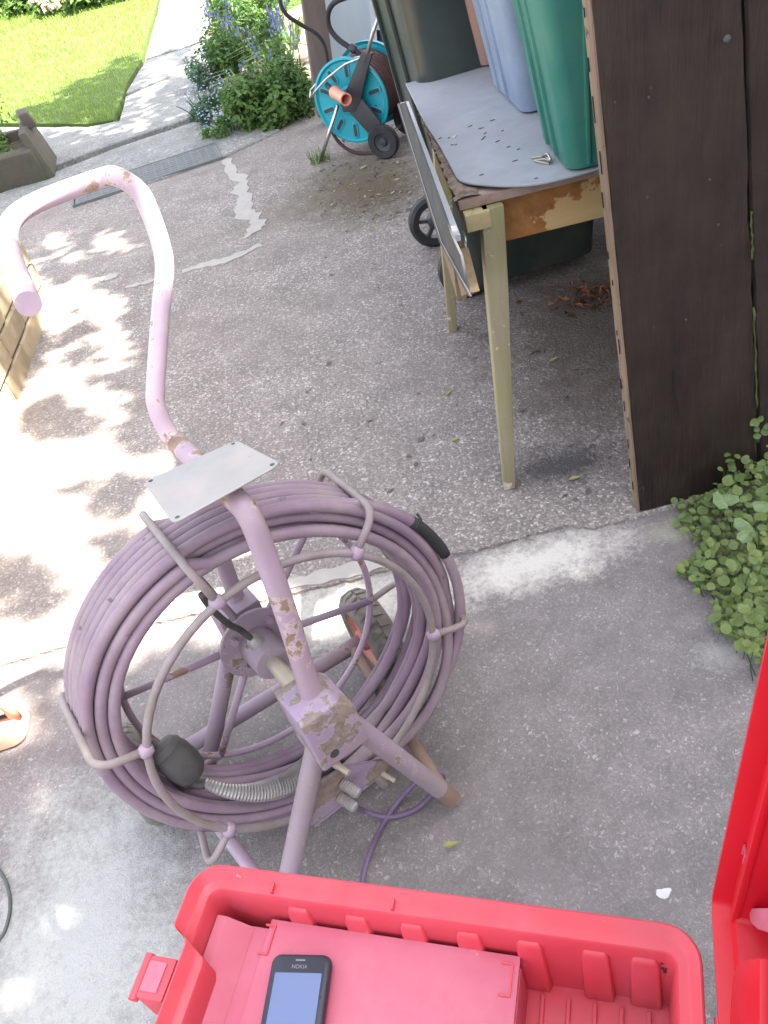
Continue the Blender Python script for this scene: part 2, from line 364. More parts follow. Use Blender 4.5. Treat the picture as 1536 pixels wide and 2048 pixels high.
M_['rod'] = mk('grey_rod', (.18, .155, .15), (.27, .225, .205), 20, .55, bs=.3, bscale=80, dirt=(.31, .25, .29), dirtscale=14)
M_['steel'] = mk('dull_steel', (.36, .355, .36), (.30, .29, .29), 8, .5, metal=.4, bs=.25, bscale=40, bdist=.001, wear=(.25, .225, .21), wearscale=60, wearpos=.655, dirt=(.40, .34, .33), dirtscale=10, stretch=(1, .35, 1))
M_['boxmetal'] = mk('rusty_lilac_box', (.34, .25, .38), (.28, .21, .32), 7, .6, bs=.5, bscale=50, bdist=.003, wear=(.24, .19, .165), wearscale=14, wearpos=.49, dirt=(.31, .265, .26), dirtscale=8, rim=(.36, .31, .35))
M_['rustmetal'] = mk('rusty_metal', (.27, .19, .15), (.18, .12, .095), 14, .85, bs=.5, bscale=60, bdist=.002)
M_['brass'] = mk('brass', (.48, .42, .32), (.40, .36, .31), 20, .5, metal=.3, bs=.1)
M_['tyre'] = mk('dusty_tyre', (.12, .11, .10), (.21, .19, .165), 15, .85, bs=.4)
M_['pinkrim'] = mk('pink_rim_paint', (.58, .24, .19), (.5, .2, .17), 10, .55, bs=.2, wear=(.3, .14, .1), wearscale=30)
M_['grime2'] = mk('black_fitting', (.035, .035, .036), (.08, .077, .075), 18, .6, bs=.3)
M_['spring'] = mk('spring_steel', (.44, .42, .41), (.3, .28, .28), 30, .45, metal=.6, bs=.1)
M_['leafround'] = leaf_mat('round_leaf', (.17, .25, .075), (.25, .33, .125), .3, 40, vary=1)
M_['leafgrey'] = leaf_mat('grey_leaf', (.17, .26, .12), (.22, .31, .16), .25, 20)
M_['bush'] = leaf_mat('bush_leaf', (.04, .10, .025), (.085, .165, .045), .4, 5)
M_['bushlight'] = leaf_mat('pale_bush_leaf', (.08, .17, .04), (.14, .235, .065), .4, 5)
M_['forget'] = leaf_mat('grey_green_leaf', (.07, .13, .09), (.11, .18, .12), .35, 5)
M_['bell'] = leaf_mat('bluebell', (.13, .14, .45), (.24, .26, .6), .35, 20)
M_['tinyblue'] = leaf_mat('small_blue_flower', (.25, .38, .62), (.35, .5, .7), .3, 20)
M_['bloom'] = leaf_mat('pale_bloom', (.7, .5, .55), (.8, .75, .75), .4, 5)
M_['treeleaf'] = leaf_mat('tree_leaf', (.05, .10, .02), (.09, .15, .035), .25, 3)
M_['trunk'] = mk('bark', (.12, .09, .07), (.07, .05, .04), 14, .95, bs=.9, bdist=.02)
M_['post'] = mk('weathered_post', (.16, .125, .11), (.11, .085, .075), 8, .8, bs=.5, stretch=(3, 3, .4))
M_['panel'] = mk('painted_panel', (.50, .57, .62), (.44, .51, .57), 4, .6, bs=.15, stretch=(4, 4, .5))
M_['navy'] = mk('navy_panel', (.04, .05, .075), None, 5, .6, bs=.1)
M_['stone'] = mk('trough_timber', (.06, .046, .04), (.10, .08, .068), 10, .9, bs=.7, bscale=20, bdist=.01, dirt=(.08, .09, .05))
M_['cover'] = mk('manhole_steel', (.16, .168, .175), (.12, .127, .13), 10, .8, metal=.0, bs=.3, bscale=60)
M_['render'] = mk('house_render', (.45, .42, .38), (.4, .37, .33), 3, .9, bs=.3)
M_['phone'] = mk('phone_body', (.018, .02, .035), (.022, .024, .04), 8, .3, bs=0, spec=.5)
M_['screen'] = mk('phone_glass', (.11, .15, .29), (.12, .165, .31), 3, .12, bs=0, spec=.6)
M_['silver'] = mk('silver_print', (.22, .22, .26), None, 8, .3, bs=0)
M_['yleaf'] = mk('yellow_leaf', (.30, .29, .12), (.24, .24, .08), 40, .7, bs=.2)
M_['yleaf2'] = mk('pale_husk', (.36, .32, .2), (.28, .24, .15), 40, .8, bs=0)
M_['rleaf'] = mk('russet_leaf', (.14, .05, .025), (.2, .09, .04), 30, .8, bs=.2)
M_['paper'] = mk('white_scrap', (.6, .6, .6), (.5, .5, .52), 30, .8, bs=.3)
M_['blackcable'] = mk('black_flex', (.10, .105, .105), None, 20, .5, bs=0)
M_['bluecap'] = mk('blue_cap', (.03, .15, .7), None, 8, .35, bs=0)

# ================================================================== SETTING
obj('ground', MB().box((0, 10, -.11), (90, 90, .1)), M_['soil'], kind='structure')
# --- asphalt, its ragged front edge lapping on to the concrete
edge_px = [(-260, 1395), (0, 1330), (150, 1285), (305, 1247), (400, 1225), (560, 1191), (640, 1173), (700, 1160), (760, 1141), (820, 1126), (880, 1112), (960, 1095), (1060, 1068), (1130, 1050), (1150, 1049), (1185, 1054), (1260, 1036), (1345, 1013), (1536, 968), (1800, 900)]
fp = []
for i in range(len(edge_px) - 1):
    a, b = G(*edge_px[i]), G(*edge_px[i + 1]); n = max(2, int((b - a).length / .012))
    for k in range(n):
        p = lerp(a, b, k / n); p.y += rnd(-.0035, .0035); fp.append(p)
fp.append(G(*edge_px[-1]))
m = MB(); n = len(fp)
back = [V((lerp(fp[0].x - 2.6, fp[-1].x, i / (n - 1)), 5.72, 0)) for i in range(n)]
low = [p + V((0, -.004, -.03)) for p in fp]
m.v = low + fp + back
for i in range(n - 1):
    m.f.append((i, i + 1, n + i + 1, n + i)); m.f.append((n + i, n + i + 1, 2 * n + i + 1, 2 * n + i))
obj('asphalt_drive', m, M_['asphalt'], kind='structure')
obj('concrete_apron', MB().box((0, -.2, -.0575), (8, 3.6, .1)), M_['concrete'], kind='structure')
# --- mortar: strip against the asphalt edge, and filled cracks
def slab(poly, z0, z1, jitter=0, step=.03):
    pts = []
    for i in range(len(poly)):
        a, b = V(poly[i]), V(poly[(i + 1) % len(poly)]); k = max(1, int((b - a).length / step)) if jitter else 1
        for j in range(k):
            p = lerp(a, b, j / k); pts.append(V((p.x + rnd(-jitter, jitter), p.y + rnd(-jitter, jitter), z0)))
    return MB().prism(pts, (0, 0, z1 - z0))
def band(px, w, name, wobble=.012):
    c = [G(*p) for p in px]; c = smooth_path(c, 5); L = []; Rr = []
    for i, p in enumerate(c):
        t = (c[min(i + 1, len(c) - 1)] - c[max(i - 1, 0)]).normalized(); nn = V((-t.y, t.x, 0)); ww = w * (.3 + .45 * math.sin(math.pi * min(1, (i + .6) / len(c))) + rnd(-.12, .3)) 
        L.append(p + nn * (ww / 2 + rnd(-wobble, wobble))); Rr.append(p - nn * (ww / 2 + rnd(-wobble, wobble)))
    obj(name, slab([q for q in L + Rr[::-1]], -.006, .0035), M_['mortar'], kind='structure')
band([(455, 318), (462, 340), (485, 362), (482, 385), (492, 402), (488, 425), (512, 442), (505, 462), (490, 478)], .10, 'crack_filler', .018)
band([(365, 545), (400, 533), (440, 524), (485, 508), (522, 490)], .075, 'crack_filler', .008)
band([(250, 575), (290, 566), (340, 552)], .035, 'crack_filler', .008)
band([(200, 562), (215, 556), (235, 553)], .085, 'crack_filler', .012)
band([(545, 1180), (600, 1165), (680, 1146), (760, 1128), (800, 1118)], .055, 'mortar_strip', .004)

# --- paving beyond the drive and the path along the lawn
def paving(name, px, z1, parent=None, ext=None):
    poly = [G(*p) for p in px]
    if ext: poly += ext
    return obj(name, slab(poly, -.05, z1, .006, .15), M_['slab'], parent, kind=None if parent else 'structure', bevel=.008, seg=1)
path = obj('paved_path', MB().box((-.6, 9, -.058), (6, 7.2, .012)), M_['joint'], kind='structure')
y0 = G(200, 385)
paving('paving_slab', [(-60, 470), (100, 402), (270, 377), (446, 318), (560, 262), (392, 246), (230, 300), (90, 356), (-80, 420)], .012, path)
paving('paving_slab', [(-90, 405), (92, 342), (232, 290), (388, 238), (430, 215), (405, 134), (252, 198), (240, 246), (180, 258), (0, 258), (-120, 290)], .018, path)
paving('paving_slab', [(253, 192), (406, 128), (440, 105), (412, 88), (292, 126), (268, 165)], .022, path)
S3a, S3b = G(293, 119), G(412, 84)
q1, q2 = G(318, 20), G(421, 20)
paving('paving_slab', [(293, 119), (412, 84), (421, 20), (318, 20)], .016, path)
d1, d2 = (q1 - S3a).normalized(), (q2 - S3b).normalized()
obj('paving_slab', slab([q1 + d1 * .03, q2 + d2 * .03, q2 + d2 * 12, q1 + d1 * 12], -.05, .02), M_['slab'], path)
# --- lawns
def grass(name, poly, count, h, zb, mat, parent=None, wid=.006, near=None):
    xs = [p.x for p in poly]; ys = [p.y for p in poly]
    def inside(x, y):
        c = False; j = len(poly) - 1
        for i in range(len(poly)):
            a, b = poly[i], poly[j]
            if (a.y > y) != (b.y > y) and x < (b.x - a.x) * (y - a.y) / (b.y - a.y) + a.x: c = not c
            j = i
        return c
    m = MB(); k = 0; tries = 0
    while k < count and tries < count * 12:
        tries += 1
        t = random.random() ** 1.7
        y = lerp(min(ys), max(ys), t); x = rnd(min(xs), max(xs))
        if not inside(x, y): continue
        k += 1
        a = rnd(0, 6.28); hh = h * rnd(.55, 1.25) * (1 + .04 * (y - min(ys))); ln = rnd(.1, .6) * hh; ww = wid * (1 + .12 * (y - min(ys)))
        d = V((math.cos(a), math.sin(a), 0)); e = V((-d.y, d.x, 0)) * ww / 2; p = V((x, y, zb))
        o = len(m.v); m.v += [p - e, p + e, p + d * ln * .4 + V((0, 0, hh * .65)) + e * .7, p + d * ln * .4 + V((0, 0, hh * .65)) - e * .7, p + d * ln + V((0, 0, hh))]
        m.f += [(o, o + 1, o + 2, o + 3), (o + 3, o + 2, o + 4)]
    return obj(name, m, mat, parent, kind='stuff')
lp = [G(0, 250), G(180, 252), G(228, 244), G(243, 205), G(258, 165), G(284, 124), S3a + d1 * .6 + V((-.06, 0, 0)), q1 + V((-.05, 0, 0)), q1 + d1 * 9 + V((-.05, 0, 0))]
lp += [V((-14, 24, 0)), V((-9, 11, 0)), V((-5, 9.6, 0))]
obj('lawn', slab(lp, -.05, .016), M_['turf'], kind='structure')
t = grass('lawn_grass', lp, 52000, .042, .012, M_['grass']); t['label'] = 'short sunlit green grass of the lawn beside the concrete path'; t['category'] = 'grass'
rp = [S3b + V((.08, .3, 0)), q2 + V((.05, 0, 0)), q2 + d2 * 9 + V((.05, 0, 0)), V((4, 22, 0)), V((2.5, 12.2, 0)), G(470, 60)]
obj('grass_verge', slab(rp, -.05, .014), M_['turf'], kind='structure')
t = grass('verge_grass', rp, 9000, .05, .012, M_['grass']); t['label'] = 'bright strip of grass right of the garden path'; t['category'] = 'grass'

# ------------------------------------------------------------------ low brick wall, left
wb, wf = G(105, 600), G(0, 900)
wd = (wf - wb).normalized(); wn = V((wd.y, -wd.x, 0)); wn = wn if wn.x < 0 else -wn     # into the wall
wall = thing('brick_wall', wb + wn * .11 - wd * 0 + wd * 1.1, 'low buff brick garden wall along the left edge of the drive', 'wall')
bm_ = bmesh.new(); bmesh.ops.create_cube(bm_, size=1)
bmesh.ops.scale(bm_, vec=(.29, .1025, .092), verts=bm_.verts)
bmesh.ops.bevel(bm_, geom=bm_.edges[:], offset=.006, segments=1, affect='EDGES')
brick_me = bpy.data.meshes.new('brick'); bm_.to_mesh(brick_me); bm_.free(); brick_me.materials.append(M_['brick'])
ang = math.atan2(wd.y, wd.x)
NB = 9; rows = 3; BP = .30
core = MB().frame_box(wb + wn * .012 + wd * .012 + V((0, 0, -.06)), wd * (NB * BP - .03), wn * .196, V((0, 0, rows * .102 + .018)))
obj('mortar_core', core, M_['bed'], wall)
for r in range(rows):
    for leaf in (0, 1):
        for k in range(NB):
            off = 0 if r % 2 == 0 else BP / 2
            if off and k == NB - 1: continue
            p = wb + wd * (.145 + k * BP + off) + wn * (.051 + leaf * .1125 + rnd(-.003, .003)) + V((0, 0, .036 + r * .102))
            inst('brick', brick_me, p, (rnd(-.012, .012), rnd(-.012, .012), ang + rnd(-.012, .012)), (1, 1, 1), wall)
        if r % 2 == 1: inst('brick', brick_me, wb + wd * .07 + wn * (.051 + leaf * .1125) + V((0, 0, .036 + r * .102)), (0, 0, ang), (.48, 1, 1), wall)

# ------------------------------------------------------------------ timber trough with plants, upper left
tb = G(108, 352); tq = thing('planter', tb + V((-.5, .25, 0)), 'dark weathered timber planter with a broken corner beside the paving', 'planter')
def rough(mb, name, par, mat='stone', bev=.02): return obj(name, mb, M_[mat], par, bevel=bev, seg=2, smooth='auto')
rough(MB().frame_box(tb + V((-.95, 0, 0)), (.93, -.1, 0), (.02, .09, .02), (-.03, 0, .20)), 'side_board', tq)
rough(MB().prism([tb + V((-.02, -.1, 0)), tb + V((.03, -.08, .0)), tb + V((-.02, .42, .0)), tb + V((-.10, .45, .0))], (-.07, .05, .30)), 'end_board', tq)
rough(MB().prism([tb + V((-.06, .16, .27)), tb + V((-.0, .2, .27)), tb + V((-.05, .4, .27)), tb + V((-.12, .38, .27))], (-.03, .0, .10)), 'broken_corner', tq)
rough(MB().frame_box(tb + V((-.95, .5, 0)), (.86, -.06, 0), (.01, .06, 0), (0, 0, .24)), 'side_board', tq)
obj('earth', MB().box(tb + V((-.5, .25, .1)), (.8, .5, .16)), M_['soil'], tq)

def leafquad(m, p, nrm, L, W, cup=.15, up=None):
    nrm = nrm.normalized(); a = (up or V((rnd(-1, 1), rnd(-1, 1), rnd(-.6, .4)))); a = (a - nrm * a.dot(nrm))
    a = a.normalized() if a.length > .01 else nrm.orthogonal().normalized()
    b = nrm.cross(a); o = len(m.v)
    m.v += [p, p + a * L * .45 + b * W / 2 + nrm * cup * W, p + a * L, p + a * L * .45 - b * W / 2 + nrm * cup * W]
    m.f += [(o, o + 1, o + 2), (o, o + 2, o + 3)]
def foliage(c, rx, ry, rz, count, L, W, clumps=14, droop=.0):
    m = MB(); cl = []
    for i in range(clumps):
        a = rnd(0, 6.28); rr = math.sqrt(random.random()) * .85; cl.append((V((math.cos(a) * rr, math.sin(a) * rr, rnd(.15, .8) * (1 - .55 * rr * rr))), rnd(.18, .36)))
    for i in range(count):
        cc, cr = random.choice(cl); d = V((random.gauss(0, 1), random.gauss(0, 1), random.gauss(0, 1))).normalized() * cr * random.random() ** .4
        q = cc + d
        if q.z < 0: q.z = -q.z * .3
        p = V(c) + V((q.x * rx, q.y * ry, q.z * rz)); nn = d.normalized() * .7 + V((rnd(-.6, .6), rnd(-.6, .6), rnd(.1, 1.1)))
        leafquad(m, p, nn, L * rnd(.6, 1.3), W * rnd(.6, 1.2), .2)
    return m
def stems(c, rx, ry, h, n, r=.003, lean=.5):
    m = MB(); tips = []
    for i in range(n):
        a = rnd(0, 6.28); rr = math.sqrt(random.random()); b = V(c) + V((math.cos(a) * rr * rx * .5, math.sin(a) * rr * ry * .5, 0))
        tip = b + V((math.cos(a) * rr * rx * lean + rnd(-.03, .03), math.sin(a) * rr * ry * lean + rnd(-.03, .03), h * rnd(.7, 1.1)))
        mid = lerp(b, tip, .5) + V((0, 0, h * .1)); m.tube(smooth_path([b, mid, tip], 3), r, 4); tips.append(tip)
    return m, tips
def bush(name, c, rx, ry, rz, count, L, W, mat, label, cat, group=None, clumps=14, nst=9):
    t = thing(name, c, label, cat, group)
    obj('foliage', foliage(c, rx, ry, rz, count, L, W, clumps), M_[mat], t)
    sm, tp = stems(c, rx * .9, ry * .9, rz * .8, nst); obj('stem', sm, M_['bush'], t)
    return t
bush('leafy_plant', tb + V((-.52, .26, .17)), .38, .24, .16, 900, .05, .022, 'bushlight', 'low leafy plants filling the dark timber planter', 'plant')
t = bush('twiggy_shrub', G(-10, 275), .22, .2, .62, 260, .05, .02, 'bush', 'sparse twiggy shrub at the left edge behind the timber planter', 'shrub', nst=16, clumps=9)

# --- far border at the top left
for i, (px, sz, mt, lb) in enumerate((((10, 42), (1.3, .7, .8), 'bush', 'dark rounded shrub in the far corner of the lawn'), ((92, 24), (.8, .5, .45), 'bushlight', 'pale green shrub beside the dark one beyond the lawn'), ((230, 12), (.9, .5, .4), 'bushlight', 'low leafy border plant beyond the middle of the lawn'))):
    bush('garden_shrub', G(*px) + V((0, .5, .02)), *sz, 1500, .13, .07, mt, lb, 'shrub', 'shrubs along the far edge of the lawn')
fb = G(150, 22) + V((0, .3, .02)); t = thing('flowering_plant', fb, 'pale pink and white flowers blooming beyond the far edge of the lawn', 'plant')
obj('foliage', foliage(fb, .8, .4, .4, 700, .12, .06), M_['bushlight'], t); obj('blossom', foliage(fb + V((0, -.12, .12)), .75, .35, .35, 380, .09, .08), M_['bloom'], t)

# ------------------------------------------------------------------ manhole cover
mc0, mc1 = G(446, 314, .012), G(262, 374, .012); mdir = (mc1 - mc0).normalized(); mper = V((mdir.y, -mdir.x, 0)); mper = mper if mper.y > 0 else -mper
mL, mW = .92, .36
mh = thing('manhole_cover', mc0 + mdir * mL / 2 + mper * mW / 2, 'long steel manhole cover with raised tread bars set in the paving', 'manhole cover')
obj('cover_plate', MB().frame_box(mc0 + V((0, 0, -.02)) + mdir * .016 + mper * .016, mdir * (mL - .032), mper * (mW - .032), (0, 0, .022)), M_['cover'], mh)
fr = MB()
for o, a, b in ((mc0, mdir * mL, mper * .009), (mc0 + mper * (mW - .009), mdir * mL, mper * .009), (mc0 + mper * .009, mdir * .009, mper * (mW - .018)), (mc0 + mper * .009 + mdir * (mL - .009), mdir * .009, mper * (mW - .018))):
    fr.frame_box(o + V((0, 0, -.03)), a, b, (0, 0, .034))
obj('cover_frame', fr, M_['cover'], mh)
gap = MB().frame_box(mc0 + V((0, 0, -.03)) + mdir * .0092 + mper * .0092, mdir * (mL - .0184), mper * (mW - .0184), (0, 0, .024)); obj('dirt_seal', gap, M_['slot'], mh)
lz = MB()
for i in range(18):
    for j in range(7):
        c = mc0 + mdir * (.05 + i * .048 + (.0 if j % 2 else .0)) + mper * (.045 + j * .045) + V((0, 0, .0016))
        a = mdir * .019; b = mper * .0045
        lz.prism([c - a, c - b, c + a, c + b], (0, 0, .0022))
o = obj('tread_bars', lz, M_['cover'], mh); o['kind'] = 'stuff'

# ------------------------------------------------------------------ plant bed right of the path
bed = 'leafy shrubs of the flower bed'
bush('leafy_shrub', G(545, 236), .30, .34, .36, 3000, .052, .03, 'bushlight', 'leafy green shrub nearest the hose reel at the front of the bed', 'shrub', bed, 18)
bush('leafy_shrub', G(600, 215) , .17, .4, .42, 1700, .05, .03, 'bush', 'dark leafy shrub pressed against the weathered post', 'shrub', bed, 12)
bush('leafy_shrub', G(500, 150) , .36, .5, .5, 2600, .05, .025, 'bush', 'dark green shrub in the middle of the bed behind the bluebells', 'shrub', bed, 16)
bush('leafy_shrub', G(520, 60) , .5, .7, .55, 2600, .06, .03, 'bush', 'rear shrub of the bed, half out of the top of the picture', 'shrub', bed, 16)
for i, (px, sz, n, lb) in enumerate((((425, 236), (.20, .26, .20), 1500, 'grey green forget me not spilling over the corner of the manhole cover'),
        ((415, 175), (.17, .3, .26), 1200, 'wispy forget me not leaning over the paving slabs'), ((470, 262), (.2, .16, .15), 1100, 'low forget me not at the front edge of the bed'))):
    c = G(*px); t = bush('forget_me_not', c, *sz, n, .04, .012, 'forget' if i < 2 else 'bushlight', lb, 'plant', 'forget me nots along the bed edge', 10, 22)
    m = MB()
    for k in range(130):
        a = rnd(0, 6.28); rr = math.sqrt(random.random()); p = c + V((math.cos(a) * rr * sz[0] * 1.05, math.sin(a) * rr * sz[1] * 1.05, sz[2] * rnd(.5, 1.2)))
        leafquad(m, p, V((rnd(-.5, .5), rnd(-.8, 0), 1)), .014, .013, .1)
    obj('flower', m, M_['tinyblue'], t)
bl = [(498, 95, .34, 'bluebell clump with a dense flower spike near the middle of the bed'), (545, 108, .36, 'pale bluebell clump standing left of the weathered post'), (575, 120, .33, 'bluebell clump leaning towards the weathered post'), (470, 60, .36, 'bluebell clump at the back by the grass verge'), (560, 30, .4, 'tall bluebell clump at the top edge of the picture'), (520, 170, .26, 'low bluebell drooping over the front shrub'), (590, 60, .34, 'bluebell clump behind the dark shrub by the post')]
for u, v, h, lb in bl:
    c = G(u, v + 40) ; t = thing('bluebell', c, lb, 'bluebell', 'bluebells in the flower bed')
    sm, tips = stems(c, .12, .12, h + .10, 3, .0035, 1.0); obj('stem', sm, M_['bush'], t)
    lf = MB(); fl = MB()
    for k in range(26):
        a = rnd(0, 6.28); d = V((math.cos(a), math.sin(a), 0)); p0 = c + d * .02; L = rnd(.2, .36)
        pts = [p0, p0 + d * L * .4 + V((0, 0, L * .7)), p0 + d * L * .9 + V((0, 0, L * .65))]; e = V((-d.y, d.x, 0)) * .008
        o = len(lf.v)
        for q in pts: lf.v += [q - e, q + e]
        lf.f += [(o, o + 1, o + 3, o + 2), (o + 2, o + 3, o + 5, o + 4)]
    for tip in tips:
        for k in range(11):
            p = tip + V((rnd(-.03, .03), rnd(-.03, .03), -k * .013)); a = rnd(0, 6.28)
            for q in range(3): leafquad(fl, p, V((math.cos(a + q * 2), math.sin(a + q * 2), .2)), .03, .015, .2, V((0, 0, -1)))
    obj('leaf_blades', lf, M_['bushlight'], t); obj('flower', fl, M_['bell'], t)
gt = G(640, 322); t = thing('grass_tuft', gt, 'small grass tuft growing at the foot of the hose reel', 'grass tuft')
m = MB()
for k in range(60):
    a = rnd(0, 6.28); p = gt + V((rnd(-.05, .05), rnd(-.05, .05), 0)); d = V((math.cos(a), math.sin(a), 0)); h = rnd(.03, .09); e = V((-d.y, d.x, 0)) * .003
    o = len(m.v); m.v += [p - e, p + e, p + d * h * .5 + V((0, 0, h))]; m.f.append((o, o + 1, o + 2))
obj('blade', m, M_['bushlight'], t)
# --- post, painted panel behind it
pb = G(662, 250); ny = V((0, -1, 0))
pt = thing('wooden_post', pb, 'weathered brown post between the flower bed and the pale panel', 'post')
pA, pB_, pC, pD = PL(600, -30, pb, ny), PL(646, -30, pb, ny), PL(682, 250, pb, ny), PL(636, 235, pb, ny)
obj('post', MB().prism([pA, pB_, pC, pD], (0, .1, 0)), M_['post'], pt, bevel=.008, smooth='auto')
pb2 = G(700, 212) + V((0, .02, 0))
pn = thing('shed_panel', pb2, 'pale blue painted panel standing behind the hose reel', 'panel')
obj('panel_face', MB().prism([PL(640, -40, pb2, ny), PL(752, -40, pb2, ny), PL(770, 215, pb2, ny), PL(668, 225, pb2, ny)], (0, .03, 0)), M_['panel'], pn)
obj('panel_edge', MB().prism([PL(736, -40, pb2, ny), PL(745, -40, pb2, ny), PL(762, 212, pb2, ny), PL(754, 214, pb2, ny)], (0, -.02, 0)), M_['white'], pn)
obj('navy_panel', MB().prism([PL(752.5, 60, pb2, ny), PL(900, 60, pb2, ny), PL(900, 235, pb2, ny), PL(764, 235, pb2, ny)], (0, .03, 0)), M_['navy'], pn)
hp = pb + V((0, -.16, 0))
o = obj('garden_hose', MB().tube(smooth_path([PL(*q, hp, ny) for q in ((562, -40), (560, 0), (572, 28), (600, 48), (632, 66), (648, 88), (655, 120), (664, 170), (672, 225))], 5), .011, 8), M_['rubber'], smooth=True, label='black hose hanging over the weathered post above the bluebells', cat='hose')

# ------------------------------------------------------------------ hose reel cart
ha, hb_ = G(640, 324), G(770, 313); e_ = (hb_ - ha); e_.z = 0; e_.normalize(); n_ = V((e_.y, -e_.x, 0)); n_ = n_ if n_.y < 0 else -n_
Z = V((0, 0, 1)); hr = thing('hose_reel', (ha + hb_) / 2 - n_ * .12, 'teal hose reel cart with orange crank and chrome legs', 'hose reel')
def HP(u, v, d=0): return PL(u, v, ha + n_ * d, n_)
hub = HP(704, 200, -.03); rads = [(HP(u, v, -.03) - hub).length for u, v in ((633, 205), (778, 205), (702, 112), (700, 279))]; RD = sum(rads) / 4
hub = (HP(633, 205, -.03) + HP(778, 205, -.03) + HP(702, 112, -.03) + HP(700, 279, -.03)) / 4
fd = obj('front_disc', MB().lathe([(0, .012), (RD * .3, .012), (RD * .36, .0), (RD * .9, .0), (RD * .95, .012), (RD, .008), (RD, -.004), (RD * .9, -.012), (0, -.012)], hub, n_, 56), M_['teal'], hr, smooth='auto')
obj('back_disc', MB().lathe([(0, .008), (RD * .92, .0), (RD, .012), (RD, -.008), (0, -.01)], hub - n_ * .27, n_, 48), M_['teal'], hr, smooth='auto')
hcp = []
for q in range(2):
    for k in range(9):
        kk = k if q == 0 else 8 - k
        for t in range(28):
            hcp.append(hub - n_ * (.035 + (kk + (t / 28 if q == 0 else -t / 28)) * .025) + (e_ * math.cos(t / 28 * 6.2832) + Z * math.sin(t / 28 * 6.2832)) * RD * (.80 - q * .13))
hc = MB().tube(hcp, .0135, 7)
obj('hose_coil', hc, M_['hose'], hr, smooth=True)
low = [hub - n_ * .02 + e_ * x + Z * z for x, z in ((-.17, -.13), (-.14, -.2), (-.08, -.25), (0, -.268), (.08, -.262), (.15, -.22))]
obj('hose_loop', MB().tube(smooth_path(low, 5), .009, 8), M_['hose'], hr, smooth=True)
for k in range(10):
    a = 2 * math.pi * (k + .35) / 10; d = e_ * math.cos(a) + Z * math.sin(a); b = n_.cross(d)
    def stad(L0, L1, w, ext, off):
        pts = []
        for q in range(9): aa = math.pi / 2 + math.pi * q / 8; pts.append(hub + n_ * off + d * (L0 + w + w * math.cos(aa)) + b * w * math.sin(aa))
        for q in range(9): aa = -math.pi / 2 + math.pi * q / 8; pts.append(hub + n_ * off + d * (L1 - w + w * math.cos(aa)) + b * w * math.sin(aa))
        return MB().prism(pts, n_ * ext)
    rimo = obj('slot_rim', stad(RD * .50, RD * .90, RD * .082, .004, .0005), M_['teal'], fd, bevel=.0015, smooth='auto')
    obj('slot', stad(RD * .545, RD * .855, RD * .045, .0015, .0035), M_['dark'], fd)
# side frame: arms, legs, wheels
def plate(pts, d0, th, mat, name, bev=.005): return obj(name, MB().prism([HP(u, v, d0) for u, v in pts], n_ * th), M_[mat], hr, bevel=bev, smooth='auto')
plate([(727, 100), (748, 104), (735, 150), (724, 200), (712, 222), (690, 222), (684, 206), (700, 165)], .005, .022, 'dark', 'frame_arm')
plate([(684, 204), (724, 192), (762, 240), (768, 262), (742, 268), (718, 240)], .003, .020, 'dark', 'frame_arm')
topL = [HP(735, 108, .018), HP(741, 90, .018), HP(748, 62, .018)]
obj('handle_tube', MB().tube([HP(730, 124, .02), HP(747, 62, .02), HP(756, 34, .02), HP(756, 34, .02) - n_ * .3, HP(747, 62, .02) - n_ * .3, HP(730, 124, .02) - n_ * .3], .0095, 10), M_['chrome'], hr, smooth=True)
for d in (.012, -.27):
    obj('leg', MB().tube([HP(676, 210, .012) + n_ * (d - .012), HP(641, 322, .012) + n_ * (d - .012)], .0095, 10), M_['chrome'], hr, smooth=True, label='chrome front leg standing on the drive' if d > 0 else None)
wc = HP(767, 283, .03); wr = wc.z - .002
for d in (0, -.33):
    wh = obj('wheel', MB().lathe([(wr * .55, -.018), (wr * .93, -.02), (wr, -.012), (wr, .012), (wr * .93, .02), (wr * .55, .018)], wc + n_ * d, n_, 36, closed=True), M_['rubber'], hr, smooth='auto')
    obj('wheel_disc', MB().lathe([(0, -.012), (wr * .56, -.012), (wr * .56, .010), (wr * .3, .004), (wr * .22, .014), (0, .016)], wc + n_ * d, n_, 28), M_['dark'], wh, smooth='auto')
obj('axle', MB().tube([wc - n_ * .33, wc], .008, 8), M_['chrome'], hr, smooth=True)
cr1, cr2 = HP(668, 183, .035), HP(680, 190, .03)
obj('crank_arm', MB().tube([HP(652, 168, .02), HP(668, 183, .03), HP(690, 196, .03)], .012, 10), M_['dark'], hr, smooth=True)
g0 = HP(668, 184, .03)
obj('crank_handle', MB().lathe([(0, 0), (.028, 0), (.031, .01), (.027, .03), (.026, .12), (.030, .15), (.024, .15), (.021, .06), (0, .06)], g0, (PL(703, 206, g0 + n_ * .14, n_) - g0), 20), M_['orange'], hr, smooth='auto')
guide = [HP(*q, .03) for q in ((620, 196), (650, 160), (690, 128), (722, 116))]; guide2 = [HP(*q, -.05) for q in ((722, 112), (690, 122), (650, 148), (622, 180))]
obj('guide_wire', MB().tube(bent(guide + guide2, .03), .0055, 8, closed=True), M_['chrome'], hr, smooth=True)
obj('hose_tail', MB().tube(smooth_path([HP(*q, -.1) for q in ((745, -20), (700, -8), (668, 6), (656, 28), (659, 55), (676, 78), (700, 95), (720, 108), (725, 122), (718, 138))], 5), .013, 9), M_['rubber'], hr, smooth=True)
obj('hose_connector', MB().lathe([(.016, 0), (.02, .005), (.02, .03), (.016, .035)], HP(700, 93, -.1), (HP(714, 103, -.1) - HP(700, 93, -.1)), 14), M_['dark'], hr, smooth='auto')

